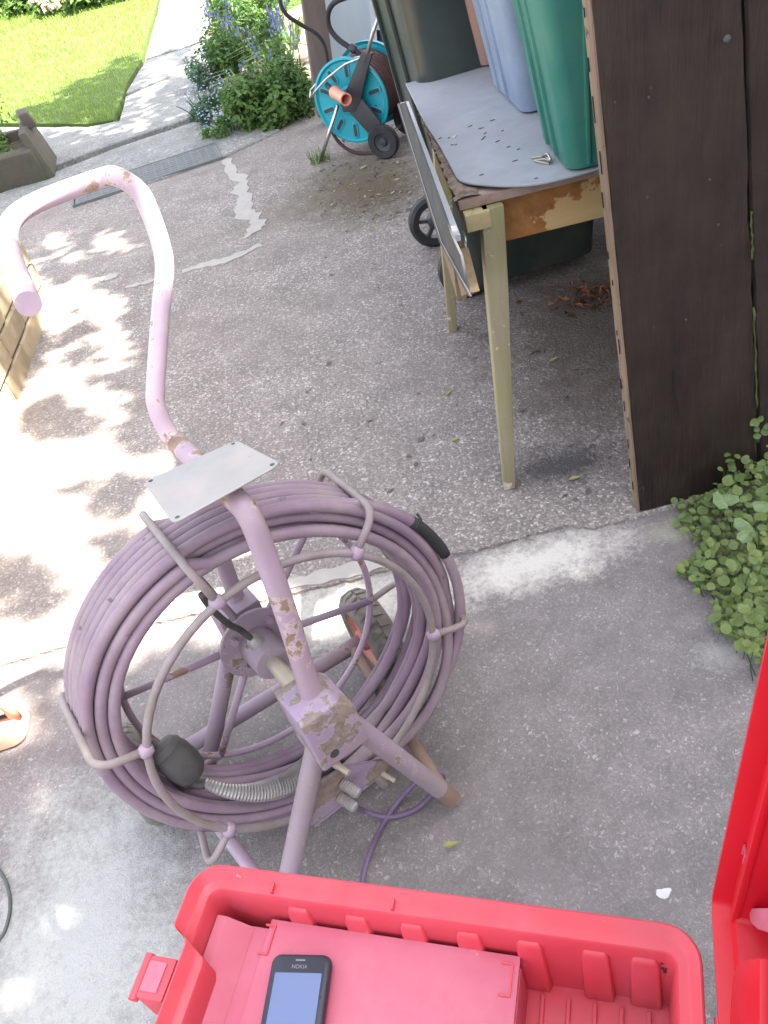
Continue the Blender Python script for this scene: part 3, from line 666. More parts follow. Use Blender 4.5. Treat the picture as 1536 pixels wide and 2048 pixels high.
# ------------------------------------------------------------------ wheelie bin
bn = thing('wheelie_bin', (.74, 2.88, 0), 'tall dark green wheelie bin standing behind the table', 'wheelie bin')
W1, W2 = G(865, 497), G(925, 603)
def binloop(z):
    t = z / 1.0
    x0, x1, y0, y1 = lerp(.505, .425, t), lerp(.95, 1.04, t), lerp(2.60, 2.535, t), lerp(3.09, 3.165, t)
    return rrect((x0, y0, z), (1, 0, 0), (0, 1, 0), x1 - x0, y1 - y0, .055, 6)
lp_ = [binloop(z) for z in (.05, .07, .3, .6, .9, .98)]
rim = [[p + (p - V((.74, 2.85, p.z))) * .05 + V((0, 0, dz)) for p in binloop(.98)] for dz in (0, .05)]
obj('body', MB().loft(lp_ + rim), M_['bin'], bn, smooth='auto')
obj('lid', MB().loft([[p + V((0, 0, .004)) for p in rim[1]], [p + V((0, 0, .03)) for p in rim[1]], [lerp(p, V((.74, 2.85, 1.12)), .3) + V((0, 0, .02)) for p in rim[1]]]), M_['bin'], bn, smooth='auto')
obj('handle_bar', MB().tube(bent([(.46, 2.62, .97), (.37, 2.62, 1.0), (.37, 3.08, 1.0), (.46, 3.08, .97)], .03), .016, 10), M_['bin'], bn, smooth=True)
for yy in (2.72, 2.98): obj('rib', MB().prism([(lerp(.505, .425, z) - .001, yy, z) for z in (.25, .96)] + [(lerp(.505, .425, z) - .013, yy, z) for z in (.96, .25)], (0, .014, 0)), M_['bin'], bn, bevel=.003)
obj('axle', MB().tube([(W2.x + .06, W2.y - .02, .1), (W1.x + .03, W1.y + .06, .1)], .011, 10), M_['chrome'], bn, smooth=True)
for Wc in (V((W2.x + .04, W2.y + .03, .1)), V((W1.x + .03, W1.y + .02, .1))):
    wh = obj('wheel', MB().lathe([(.066, -.022), (.088, -.026), (.1, -.016), (.1, .016), (.088, .026), (.066, .022)], Wc, (0, -1, 0), 40, closed=True), M_['rubber'], bn, smooth='auto')
    h = MB().lathe([(0, -.018), (.028, -.018), (.028, .02), (.018, .026), (0, .026)], Wc, (0, -1, 0), 20)
    h.lathe([(.064, -.016), (.069, -.016), (.069, .018), (.064, .018)], Wc, (0, -1, 0), 32, closed=True)
    obj('wheel_hub', h, M_['dark'], wh, smooth='auto')
    for k in range(5):
        a = 2 * math.pi * k / 5 + .4; d = V((math.cos(a), 0, math.sin(a))); b = V((-d.z, 0, d.x))
        obj('spoke', MB().frame_box(Wc + d * .02 - b * .007 + V((0, -.012, 0)), d * .047, b * .014, (0, .02, 0)), M_['dark'], wh)

def copy_tree(o, par=None):
    c = o.copy(); COL.objects.link(c); c.parent = par
    for ch in list(o.children): copy_tree(ch, c)
    return c
b2 = copy_tree(bn); b2.location.x += .66; b2.location.y += .03; b2['label'] = 'second dark wheelie bin hidden behind the boxes'
bn['group'] = b2['group'] = 'wheelie bins behind the table'
# ------------------------------------------------------------------ table
TZ = .715
FL, BL = G(916, 402, TZ), G(826, 190, TZ)
ty = (BL - FL); ty.z = 0; TL = ty.length; ty.normalize(); tx = V((ty.y, -ty.x, 0)); TWd = .74
tb_ = thing('table', FL + tx * TWd / 2 + ty * TL / 2 - V((0, 0, TZ)), 'old wooden table with splayed legs carrying the plastic boxes', 'table')
def TP(x, y, z): return FL + tx * x + ty * y + V((0, 0, z - TZ))
obj('table_board', MB().frame_box(TP(0, 0, TZ - .022), tx * TWd, ty * TL, (0, 0, .021)), M_['board'], tb_, bevel=.003, smooth='auto')
# torn strip of veneer along the left edge of the board
ts = MB(); prev = None
for i in range(60):
    y = i / 59 * TL
    row = [TP(x, y, TZ + rnd(.000, .008) * (1 if 0 < k < 3 else .3)) for k, x in enumerate((-.004 + rnd(-.004, .004), .012, .03, .05 + rnd(-.008, .004)))]
    o = len(ts.v); ts.v += row
    if i:
        for k in range(3): ts.f.append((o - 4 + k, o - 3 + k, o + k + 1, o + k))
obj('torn_veneer', ts, M_['bark'], tb_)
# grey sheet lying on the board, rounded front corner
sh = [(811, 167), (850, 247), (877, 288), (902, 334), (915, 357), (930, 364), (956, 368), (1014, 371), (1073, 367), (1129, 355), (1160, 347), (1230, 326)]
sp_ = smooth_path([G(u, v, TZ + .012) for u, v in sh[2:]], 4)
poly = [G(u, v, TZ + .012) for u, v in sh[:2]] + sp_ + [TP(.62, .12, TZ + .012), TP(.62, TL + .02, TZ + .012), G(940, 131, TZ + .012)]
obj('grey_sheet', MB().prism(poly, (0, 0, -.0045)), M_['ply'], tb_, bevel=.001, seg=1)
AT = TZ - .024
obj('apron', MB().frame_box(TP(.06, .045, AT - .105), tx * (TWd - .12), ty * .02, (0, 0, .105)), M_['apron'], tb_, bevel=.002, label='front apron with a dark brown water stain')
obj('apron', MB().frame_box(TP(.05, .09, AT - .10), ty * (TL - .16), tx * .018, (0, 0, .10)), M_['apron'], tb_, bevel=.002)
obj('apron', MB().frame_box(TP(TWd - .06, .09, AT - .10), ty * (TL - .16), tx * .018, (0, 0, .10)), M_['apron'], tb_, bevel=.002)
obj('apron', MB().frame_box(TP(.06, TL - .06, AT - .10), tx * (TWd - .12), ty * .02, (0, 0, .10)), M_['apron'], tb_, bevel=.002)
def leg(top, bot, w0, w1):
    a = []
    for c, wd_ in ((top, w0), (lerp(top, bot, .25), w0), (bot, w1)):
        a.append([c + tx * sx * wd_ / 2 + ty * sy * wd_ / 2 for sx, sy in ((-1, -1), (1, -1), (1, 1), (-1, 1))])
    return obj('leg', MB().loft(a[::-1]), M_['legwood'], tb_, bevel=.004, smooth='auto')
f0 = G(1018, 972); ft = G(984, 413, AT) + ty * .014; leg(ft, f0, .047, .029)
r0 = G(905, 660); rt = TP(.06, TL - .07, AT); leg(rt, r0, .047, .029)
leg(TP(TWd - .06, .06, AT), TP(TWd - .0, .04, 0), .047, .029); leg(TP(TWd - .06, TL - .06, AT), TP(TWd, TL - .02, 0), .047, .029)
bt = obj('batten', MB().frame_box(TP(.006, -.028, TZ - .060), tx * .052, ty * (TL - .05), (0, 0, .036)), M_['paleply'], tb_, bevel=.003, smooth='auto', label='rough pale batten under the left edge')

# --- panels leaning on the table's left side
lean = V((-.06, 0, -1)).normalized(); ln_ = ty.cross(lean).normalized(); ln_ = ln_ if ln_.x < 0 else -ln_
q0 = TP(-.018, 0, TZ - .02)
def LP(u, v, d=0): return PL(u, v, q0 + ln_ * d, ln_)
pl_ = thing('white_edged_panel', LP(925, 520), 'white edged chipboard panel leaning on its side against the table', 'panel')
ta, tb2, tc_, td = LP(817, 202), LP(920, 468), LP(957, 585), LP(872, 380)
plen = (LP(946, 586) - tb2).length
obj('panel_core', MB().prism([ta + lean * .006, tb2 + lean * .006, tb2 + lean * plen, ta + lean * .04], ln_ * .02), M_['chip'], pl_, bevel=.001)
obj('white_edge', MB().prism([ta, tb2, tb2 + lean * .0055, ta + lean * .0055], ln_ * .022), M_['white'], pl_)
obj('white_face', MB().prism([ta + ty * .0 - ty * .002, tb2 - ty * .004, tb2 - ty * .004 + lean * .012, ta + lean * .012], ln_ * .0245), M_['white'], pl_)
obj('end_block', MB().prism([LP(921, 500, -.004), LP(937, 494, -.004), LP(960, 582, -.004), LP(943, 590, -.004)], ln_ * .02), M_['chip'], pl_, bevel=.002)
obj('wire_hook', MB().tube(bent([LP(924, 462, -.01), LP(932, 478, -.008), LP(931, 492, -.006), LP(937, 508, -.006)], .01), .0025, 6), M_['chrome'], pl_, smooth=True)
ds = thing('dark_sheet', LP(900, 480, .03), 'thin black mottled sheet leaning outside the white edged panel', 'sheet')
obj('sheet', MB().prism([LP(797, 208, .034), LP(845, 365, .034), LP(883, 485, .034), LP(942, 592, .034), LP(926, 510, .034), LP(909, 474, .034), LP(812, 204, .034)], ln_ * .004), M_['blackboard'], ds)
obj('sheet_edge', MB().tube([LP(797, 207, .04), LP(845, 364, .04), LP(883, 484, .04), LP(942, 592, .04)], .0013, 6), M_['rod'], ds)

# --- boxes on the table
def crate(name, N, Fp, zt, flare, wid, mat, label, cat, ribs=()):
    ey = (Fp - N); ey.z = 0; L = ey.length; ey.normalize(); ex = V((ey.y, -ey.x, 0))
    t = thing(name, N + ex * wid / 2 + ey * L / 2, label, cat)
    def lp(z, k, inset=0): return rrect(N - (ex + ey) * (flare * k - inset) + V((0, 0, z)), ex, ey, wid + 2 * flare * k - 2 * inset, L + 2 * flare * k - 2 * inset, .03, 5)
    loops = [lp(.0, 0, .008), lp(.006, 0), lp(zt * .5, .5), lp(zt - .03, 1), lp(zt - .028, 1, -.012), lp(zt, 1, -.012), lp(zt, 1, .006), lp(zt * .5, .5, .008), lp(.012, 0, .01)]
    obj('tub', MB().loft(loops), M_[mat], t, smooth='auto')
    for side, pos, wd_ in ribs:
        m = MB(); a = []
        for z, k in ((.012, 0), (zt - .035, 1)):
            off = flare * k * z / zt if k else 0
            off = flare * z / zt
            if side == 'front': c = N + ex * (pos * wid) - ey * off + V((0, 0, z)); u_, v_ = ex, -ey
            else: c = N + ey * (pos * L) - ex * off + V((0, 0, z)); u_, v_ = ey, -ex
            a.append([c - u_ * wd_ / 2 - v_ * .004, c + u_ * wd_ / 2 - v_ * .004, c + u_ * wd_ * .35 + v_ * .006, c - u_ * wd_ * .35 + v_ * .006])
        obj('rib', MB().loft(a), M_[mat], t, fix=True, bevel=.0015, smooth='auto')
    return t
cz = TZ + .0125
crate('recycling_box', G(1138, 349, cz), G(1082, 275, cz), .40, .045, .40, 'green', 'green plastic recycling box on the near end of the table', 'recycling box', (('front', .10, .010), ('front', .52, .014), ('side', .35, .012), ('side', .65, .012)))
crate('plastic_box', G(1046, 233, cz), G(984, 168, cz), .42, .05, .34, 'blue', 'pale blue plastic box behind the green one on the table', 'plastic box', (('side', .4, .012), ('side', .7, .012), ('front', .15, .012)))
crate('plastic_tub', G(962, 138, cz), G(948, 122, cz), .36, .04, .3, 'terra', 'brown plastic tub partly hidden behind the blue box', 'tub')
# --- clip and litter on the sheet
sz_ = TZ + .0122
ck = thing('wire_clip', G(1085, 320, sz_), 'small bent wire clip lying beside the green box', 'wire clip')
obj('clip_loop', MB().tube(bent([G(1062, 316, sz_ + .003), G(1090, 312, sz_ + .003), G(1102, 322, sz_ + .006), G(1088, 318, sz_ + .003), G(1066, 321, sz_ + .003), G(1098, 328, sz_ + .002)], .006), .0022, 6), M_['brass'], ck, smooth=True)
obj('clip_jaw', MB().tube(bent([G(1085, 312, sz_ + .004), G(1096, 308, sz_ + .012), G(1101, 318, sz_ + .012), G(1096, 324, sz_ + .004)], .006), .003, 6), M_['chrome'], ck, smooth=True)
lt = MB()
for u, v in ((880, 277), (898, 276), (905, 290), (912, 290), (962, 257), (970, 267), (968, 275), (940, 253), (965, 279), (995, 283), (1017, 294), (1037, 299), (963, 350), (985, 241), (1030, 322), (1072, 357), (1005, 262)):
    p = G(u, v, sz_); a = rnd(-.4, .6); d = V((math.cos(a), math.sin(a), 0)); e = V((-d.y, d.x, 0)); L = rnd(.003, .007)
    lt.prism([p - d * L - e * .0008, p + e * -.0016, p + d * L, p + e * .0016], (0, 0, .0015))
o = obj('table_litter', lt, M_['litter'], at=FL, kind='stuff'); o['label'] = 'dry leaf specks scattered over the grey table sheet'; o['category'] = 'litter'
o = obj('paper_scrap', MB().prism([G(903, 277, sz_), G(909, 278, sz_), G(913, 272, sz_), G(908, 275, sz_)], (0, 0, .003)), M_['paper'], label='tiny white paper scrap on the grey table sheet', cat='paper scrap')

# ------------------------------------------------------------------ plank door standing open
D0 = G(1281, 1027); dn = V((0, -1, 0)); zt = 2.0
def DP(u, v): return PL(u, v, D0, dn)
def updn(b, t): k = (zt - b.z) / (t.z - b.z); return b + (t - b) * k
dr = thing('plank_door', D0 + V((.35, .02, 0)), 'dark brown weathered plank door standing open on the right', 'door')
def plank(pb0, pt0, pb1, pt1, th, name, rough_=.0025, label=None, y=0):
    """plank face between two edge lines with slightly wandering edges"""
    m = MB(); n = 40; L = []; Rr = []
    a1, b1 = updn(pb0, pt0), updn(pb1, pt1)
    for i in range(n + 1):
        t = i / n; L.append(lerp(pb0, a1, t) + V((rnd(-1, 1) * rough_, y + rnd(0, 1) * rough_, 0))); Rr.append(lerp(pb1, b1, t) + V((rnd(-1, 1) * rough_, y + rnd(0, 1) * rough_, 0)))
    loops = []
    for l, r_ in zip(L, Rr): loops.append([l + V((.004, 0, 0)), r_ - V((.004, 0, 0)), r_ + V((0, .005, 0)), r_ + V((0, th, 0)), l + V((0, th, 0)), l + V((0, .005, 0))])
    return obj(name, m.loft(loops), M_['door'], dr, smooth='auto', fix=True, label=label)
plank(D0 + V((.0, 0, .003)), DP(1184, 0), DP(1519, 962) + V((0, 0, -.005)), DP(1488, 0), .036, 'plank')
plank(DP(1525, 961) + V((0, 0, -.004)), DP(1496, 0), DP(1525, 961) + V((.27, 0, 0)), DP(1496, 0) + V((.27, 0, 0)), .036, 'plank', y=.008)
plank(DP(1525, 961) + V((.278, 0, 0)), DP(1496, 0) + V((.278, 0, 0)), DP(1525, 961) + V((.55, 0, 0)), DP(1496, 0) + V((.55, 0, 0)), .036, 'plank', y=.002)
obj('backing_ledge', MB().frame_box(DP(1300, 700) + V((.03, .037, 0)), (.8, 0, 0), (0, .02, 0), (0, 0, .12)), M_['door'], dr)
# pale edge strip on the left side of the first plank
m = MB(); loops = []
dt = updn(D0, DP(1184, 0))
for i in range(61):
    t = i / 60; p = lerp(D0, dt, t) + V((-.0035 + rnd(-.0004, .0004), .003, 0.002)); loops.append([p, p + V((.001, .034, 0)), p + V((.004, .034, 0)), p + V((.004, 0, 0))])
eo = obj('edge_strip', m.loft(loops), M_['doorend'], dr, fix=True, label='pale bare edge of the first plank')
m = MB()
for i in range(26):
    t = (i + rnd(.1, .9)) / 26; p = lerp(D0, dt, t) + V((-.0062, .02 + rnd(-.006, .008), 0)); dd = (dt - D0).normalized(); m.frame_box(p, V((.002, 0, 0)), V((0, rnd(.0006, .0014), 0)), dd * rnd(.01, .045))
obj('edge_crack', m, M_['slot'], dr)
# moss in the joint, bolt, crack
m = MB()
for v0, v1 in ((330, 420), (520, 760), (790, 850)):
    a, b = lerp(DP(1489, 0), DP(1519, 962), v0 / 962), lerp(DP(1489, 0), DP(1519, 962), v1 / 962)
    m.tube([lerp(a, b, t / 14) + V((rnd(-.002, .001), -.0005, 0)) for t in range(15)], [rnd(.001, .0035) for _ in range(15)], 6)
obj('moss', m, M_['moss'], dr, smooth=True)
obj('bolt_head', MB().lathe([(.0, .005), (.004, .004), (.0065, .002), (.007, -.002)], DP(1453, 78) + V((0, -.001, 0)), (0, -1, 0), 18), M_['grime2'], dr, smooth=True)
obj('crack', MB().tube([DP(*q) + V((0, .0002, 0)) for q in ((1346, 735), (1347, 770), (1349, 795), (1358, 820), (1356, 845))], [.0004, .0012, .0016, .0014, .0004], 5), M_['slot'], dr)
for u, v in ((1298, 195), (1230, 205), (1420, 360), (1372, 640), (1295, 395), (1437, 450)): obj('nail_hole', MB().lathe([(0, .0012), (.002, .0008), (.003, -.001)], DP(u, v), (0, -1, 0), 10), M_['grime2'], dr)

# --- russet leaf litter behind the door and small leaves on the drive
m = MB()
lc = G(1185, 600)
for k in range(90):
    p = lc + V((random.gauss(0, .07), random.gauss(0, .05), rnd(.003, .03))); leafquad(m, p, V((rnd(-.6, .6), rnd(-.6, .6), 1)), rnd(.02, .045), rnd(.008, .02), .3)
o = obj('dry_leaves', m, M_['rleaf'], kind='stuff'); o['label'] = 'heap of russet dead leaves behind the plank door'; o['category'] = 'leaf litter'
for u, v, mt, lb in ((910, 880, 'yleaf', 'yellow green leaf lying on the asphalt left of the table leg'), (896, 787, 'yleaf', 'small yellow leaf on the asphalt above the other one'), (1107, 720, 'yleaf', 'pale leaf on the asphalt between table leg and door'), (903, 1690, 'yleaf', 'yellow leaf on the concrete right of the purple flex'), (1150, 957, 'yleaf', 'yellow leaf beside the foot of the plank door')):
    m = MB(); p = G(u, v, .004); a = rnd(-.5, .5); d = V((math.cos(a), math.sin(a), 0)); e = V((-d.y, d.x, 0)); L = .016
    m.v = [p - d * L, p - d * .3 * L + e * .006 + Z * .004, p + d * L + Z * .006, p - d * .2 * L - e * .006 + Z * .003, p + Z * .001]; m.f = [(0, 4, 1), (1, 4, 2), (2, 4, 3), (3, 4, 0)]
    m.v += [q - Z * .0012 for q in m.v[:5]]; m.f += [(6, 9, 5), (7, 9, 6), (8, 9, 7), (5, 9, 8), (0, 1, 6, 5), (1, 2, 7, 6), (2, 3, 8, 7), (3, 0, 5, 8)]
    obj('fallen_leaf', m, M_[mt], label=lb, cat='leaf')
def debris(name, u0, u1, v0, v1, n, mats, lab, cat, z=.001):
    m = MB()
    for k in range(n):
        p = G(rnd(u0, u1), rnd(v0, v1), z); a = rnd(0, 6.28); d = V((math.cos(a), math.sin(a), 0)); e = V((-d.y, d.x, 0)); L = rnd(.004, .016); w_ = L * rnd(.3, .6)
        m.v += [p - d * L, p + e * w_ + Z * L * rnd(.1, .5), p + d * L + Z * L * .3, p - e * w_ + Z * L * rnd(.0, .3)]; o = len(m.v) - 4; m.f += [(o, o + 3, o + 2), (o, o + 2, o + 1)]
    o = obj(name, m, M_[mats], kind='stuff'); o['label'] = lab; o['category'] = cat
debris('leaf_specks', 640, 830, 318, 440, 170, 'litter', 'brown leaf specks on the asphalt in front of the hose reel', 'litter')
debris('pale_grit', 620, 850, 318, 470, 90, 'yleaf2', 'pale husks scattered on the asphalt in front of the hose reel', 'grit')
debris('dark_specks', 560, 1250, 480, 1000, 90, 'litter', 'dark specks strewn over the shaded asphalt', 'litter')
p = G(1328, 1786, -.009); obj('white_scrap', MB().prism([p + V((.008 * math.cos(a) * rnd(.7, 2), .008 * math.sin(a) * rnd(.7, 1.6), 0)) for a in [k * .628 for k in range(10)]], (0, 0, .003)), M_['paper'], label='white splash of paper on the concrete beside the toolbox', cat='paper scrap')

# ------------------------------------------------------------------ round leaved plant by the door
pc = G(1450, 1130); rl = thing('round_leaved_plant', V((pc.x, pc.y, 0)), 'round leaved green plant sprawling at the foot of the plank door', 'plant')
def roundleaf(r):
    m = MB(); n = 12; ec = rnd(.02, .2); wdt = rnd(.72, 1.0); cup = rnd(-.15, .35); fold = rnd(-.1, .45); nick = random.choice((-1, -1, 3, 8, 10))
    m.v = [V((0, 0, .0))]
    for k in range(n):
        a = 2 * math.pi * k / n; rr = r * (1 + ec * math.cos(a) + rnd(-.06, .06)) * (.72 if k == nick else 1); m.v.append(V((r + rr * math.cos(a), rr * math.sin(a) * wdt, cup * r + fold * abs(math.sin(a)) * r + rnd(-.08, .08) * r)))
    m.v[0] = V((r, 0, 0))
    m.f = [(0, 1 + k, 1 + (k + 1) % n) for k in range(n)]
    return m
lm = []
for r in (.0085, .0095, .0115, .0125, .0105, .0075, .011, .0095, .012):
    mm = roundleaf(r); me = bpy.data.meshes.new('leaf'); me.from_pydata([tuple(p) for p in mm.v], [], mm.f); me.shade_smooth(); me.materials.append(M_['leafround']); lm.append(me)
outline = [(1345, 1150), (1372, 1165), (1415, 1190), (1425, 1265), (1470, 1280), (1500, 1320), (1600, 1340), (1600, 860), (1500, 915), (1455, 905), (1440, 960), (1400, 985), (1355, 1005), (1352, 1045), (1390, 1090), (1380, 1115)]
def inpoly(x, y, P):
    c = False; j = len(P) - 1
    for i in range(len(P)):
        if (P[i][1] > y) != (P[j][1] > y) and x < (P[j][0] - P[i][0]) * (y - P[i][1]) / (P[j][1] - P[i][1]) + P[i][0]: c = not c
        j = i
    return c
cnt = 0; sm = MB(); spots = []
while cnt < 292:
    u, v = rnd(1335, 1550), rnd(855, 1345)
    if not inpoly(u, v, outline): continue
    edge = min(math.hypot(u - a, v - b) for a, b in outline) 
    zz = rnd(.01, .03) + min(.07, max(0, (u - 1380)) / 160 * .09) * rnd(.35, 1)
    p = G(u, v, zz)
    if p.y > D0.y - .008: p = PL(u, v, D0 + V((0, -.012 - rnd(0, .03), 0)), dn); 
    if p.z < .006: p.z = .006
    if any((p - q).length < .0085 for q in spots): continue
    spots.append(p.copy()); cnt += 1
    nrm = (V((rnd(-.55, .45), rnd(-.9, .1), 1))).normalized(); q = nrm.to_track_quat('Z', 'Y'); q = q @ __import__('mathutils').Quaternion((0, 0, 1), rnd(0, 6.28))
    s = rnd(.6, 1.2)
    inst('leaf', random.choice(lm), p, q.to_euler(), (s, s, s), rl)
    if cnt % 2 == 0:
        b = V((p.x + rnd(.0, .03), p.y + rnd(-.01, .02), -.012)); b.y = min(b.y, D0.y - .004)
        sm.tube(smooth_path([b, lerp(b, p, .5) + V((rnd(-.01, .01), 0, .012)), p], 3), .0011, 4)
obj('stem', sm, M_['bush'], rl)
# filler of smaller shaded leaves deep in the clump
ff = MB()
for k in range(2600):
    u, v = rnd(1340, 1600), rnd(880, 1340)
    if not inpoly(u, v, outline) or not inpoly(u - 8, v + 4, outline): continue
    p = G(u, v, rnd(.0, .012) + rnd(.3, .8) * min(.06, max(0, (u - 1380)) / 160 * .08))
    if p.y > D0.y - .006: continue
    leafquad(ff, p, V((rnd(-.5, .5), rnd(-.5, .5), 1)), .016, .012, .1)
o = obj('undergrowth', ff, M_['leafround'], rl); o['kind'] = 'stuff'
gm_ = []
for q in range(2):
    m = MB(); n = 14; m.v = [V((.018, 0, .003))]
    for k in range(n):
        a = 2 * math.pi * k / n; rr_ = 1 + (.10 if k % 2 else -.06); m.v.append(V((.019 + .021 * math.cos(a) * rr_, .0135 * math.sin(a) * rr_, .004 * math.cos(2 * a) + rnd(-.001, .001))))
    m.f = [(0, 1 + k, 1 + (k + 1) % n) for k in range(n)]
    me = bpy.data.meshes.new('leaf'); me.from_pydata([tuple(p) for p in m.v], [], m.f); me.shade_smooth(); me.materials.append(M_['leafgrey']); gm_.append(me)
for u, v in ((1440, 998), (1452, 1016), (1470, 1040), (1505, 1010), (1475, 1078)):
    p = G(u, v, .09); p.y = min(p.y, D0.y - .03); nrm = V((rnd(-.3, .2), rnd(-.7, -.2), 1)).normalized()
    o = inst('leaf', random.choice(gm_), p, (nrm.to_track_quat('Z', 'Y') @ __import__('mathutils').Quaternion((0, 0, 1), rnd(0, 6.28))).to_euler(), (1, 1, 1), rl); o['label'] = 'larger grey green toothed leaf'
sg = thing('leaf_sprig', DP(1500, 875) + V((0, -.02, 0)), 'small leafy sprig climbing the joint of the plank door', 'sprig')
sgs = MB().tube(smooth_path([DP(1508, 900) + V((0, -.006, 0)), DP(1503, 870) + V((0, -.015, 0)), DP(1500, 835) + V((0, -.02, 0))], 4), .0012, 5); obj('stem', sgs, M_['bush'], sg)
for u, v in ((1497, 828), (1489, 838), (1512, 843), (1495, 848), (1508, 853), (1494, 862), (1520, 848)):
    nrm = V((rnd(-.4, .3), -1, .8)).normalized(); inst('leaf', random.choice(lm), DP(u, v) + V((0, -.02 - rnd(0, .01), 0)), nrm.to_track_quat('Z', 'Y').to_euler(), (.95, .95, .95), sg)

# ================================================================== CABLE REEL
AX = V((.403, -.911, .084)).normalized(); S_ = V((-AX.y, AX.x, 0)).normalized(); U_ = AX.cross(S_)
U_ = U_ if U_.z > 0 else -U_
B0 = V((-.277, 1.003, .334)); RF, RB, DW = .243, .233, .193
def LW(x, y, t): return B0 + S_ * x + U_ * y + AX * t
def PT(u, v, t): return PL(u, v, B0 + AX * t, AX)
def LC(r, deg, t, oy=0.0): return LW(r * math.cos(R(deg)), r * math.sin(R(deg)) + oy, t)
def toloc(p): q = p - B0; return q.dot(S_), q.dot(U_), q.dot(AX)
rw = thing('cable_reel', (B0.x, B0.y, 0), 'lilac painted push rod reel on wheels wound with thick mauve cable', 'cable reel')
def shift(deg): return .033 * math.cos(R(deg)) - .008
pts = []; TPT = 72; layers = [(.2655, 7), (.2835, 7), (.3015, 6)]
for li, (r0_, nt_) in enumerate(layers):
    for k in range(nt_):
        kk = k if li % 2 == 0 else nt_ - 1 - k
        kn = min(kk + 1, nt_ - 1) if li % 2 == 0 else max(kk - 1, 0)
        ph1, ph2, ph3 = rnd(0, 6.28), rnd(0, 6.28), rnd(-.03, .03)
        for j in range(TPT):
            th = 100 + 360 * j / TPT; kf = lerp(kk, kn, j / TPT) if kn != kk else kk
            t = .088 + (kf - (nt_ - 1) / 2) * .0192 + shift(th)
            dth = ((th + 42 + 180) % 360) - 180
            env = math.sin(math.pi * j / TPT) 
            t += env * (.0055 * math.sin(R(th * 2) + ph1) + 1.35 * ph3 * math.exp(-(dth / 38) ** 2))
            r = r0_ + env * (.0025 * math.sin(R(th * 3) + ph2) + .012 * (ph1 / 6.28 - .4) * math.exp(-(dth / 30) ** 2))
            pts.append(LC(r, th, t, .006))
obj('cable', MB().tube(pts, .0094, 9), M_['cable'], rw, smooth=True)
obj('front_ring', MB().tube([LC(RF, d, DW, .010) for d in range(0, 360, 6)], .0064, 9, closed=True), M_['rod'], rw, smooth=True)
obj('rear_ring', MB().tube([LC(RB, d, 0, -.004) for d in range(0, 360, 6)], .0062, 8, closed=True), M_['lilac'], rw, smooth=True)
FA = [-12.5, 48, 101, 159, 217, 281]; BA = [-18, 41, 101, 167, 231, -71]
for fa, ba in zip(FA, BA):
    sh_ = shift(fa); dd = .012
    p = [LC(RF, fa, DW, .010), LC(.3155, fa, max(DW + .004, DW + sh_ - .012), .008), LC(.3155, lerp(fa, ba if abs(ba - fa) < 40 else ba + 360, .7), -.012 + min(sh_, 0) * .9, .006), LC(RB, ba, 0, -.004)]
    obj('hoop', MB().tube(bent(p, .035, 6), .0062, 9), M_['rod'], rw, smooth=True)
    obj('spoke', MB().tube([LC(.03, ba, .004), LC(RB, ba, 0, -.004)], .0068, 9), M_['lilac'], rw, smooth=True)
    obj('weld', MB().lathe([(0, -.012), (.009, -.009), (.0115, 0), (.009, .009), (0, .012)], LC(RF + .002, fa, DW, .010), LC(.3, fa + 8, DW) - LC(.2, fa, DW - .02), 10), M_['lilac'], rw, smooth=True)
obj('flange', MB().lathe([(0, -.004), (.066, -.004), (.067, 0), (.066, .003), (0, .003)], LW(0, 0, .012), AX, 40), M_['dusty'], rw, smooth='auto')
for k in range(4): obj('flange_bolt', MB().lathe([(0, .012), (.007, .012), (.007, 0)], LC(.048, 45 + 90 * k, .013), AX, 6), M_['lilac'], rw)
obj('hub', MB().lathe([(.033, 0), (.034, .004), (.032, .06), (.030, .066), (.016, .066)], LW(0, 0, .015), AX, 32), M_['dusty'], rw, smooth='auto')
obj('shaft', MB().lathe([(.0135, 0), (.0135, .15)], LW(0, 0, .078), AX, 20), M_['brass'], rw, smooth='auto')
fb_ = PT(505, 1275, .05); fd_ = (PT(490, 1252, .05) - PT(512, 1290, .05)).normalized()
obj('cable_gland', MB().lathe([(.013, -.02), (.014, .002), (.012, .016), (.007, .022), (0, .023)], LW(-.004, .026, .05), (U_ * .9 - S_ * .3), 18), M_['steel'], rw, smooth='auto')
obj('lead_in', MB().tube(smooth_path([LW(-.010, .045, .05), LW(-.02, .075, .05), LW(-.035, .12, .08), LW(-.05, .19, .12), LC(.25, 103, .15)], 5), .0055, 8), M_['grime2'], rw, smooth=True)
# front box and the bent frame tube that becomes the handle
obj('bearing_box', MB().loft([[LW(x, y, t) for x, y in ((-.040, -.034), (.042, -.034), (.042, .046), (.020, .072), (-.040, .072))] for t in (.212, .302)]), M_['boxmetal'], rw, bevel=.005, seg=3, smooth='auto')
obj('box_hole', MB().lathe([(0, .0008), (.0075, .0006), (.008, -.002)], LW(-.014, -.012, .302), AX, 14), M_['grime2'], rw)
zb_pt = PT(233, 353, -.2); zb = zb_pt.z
tube_px = [(624, 1378, .255), (580, 1250, .255), (531, 1112, .255), (500, 1040, .25)]
P_ = [LW(*[.0, .055, .255])] + [PT(*q) for q in tube_px[1:3]] + [PT(497, 1030, .252), PT(462, 990, .215)]
fr_top = PT(352, 884, -.05)
P_ += [lerp(P_[-1], fr_top, .4), lerp(P_[-1], fr_top, .75)]
main = smooth_path(P_, 6) + [fr_top]
obj('front_post', MB().tube(main, .0158, 14), M_['peel'], rw, smooth=True)
hp_ = [(352, 893, -.045), (332, 858, -.055), (314, 815, -.062), (311, 775, -.07), (322, 620, -.11), (329, 540, -.14), (322, 490, -.16), (300, 425, -.18), (277, 381, -.19)]
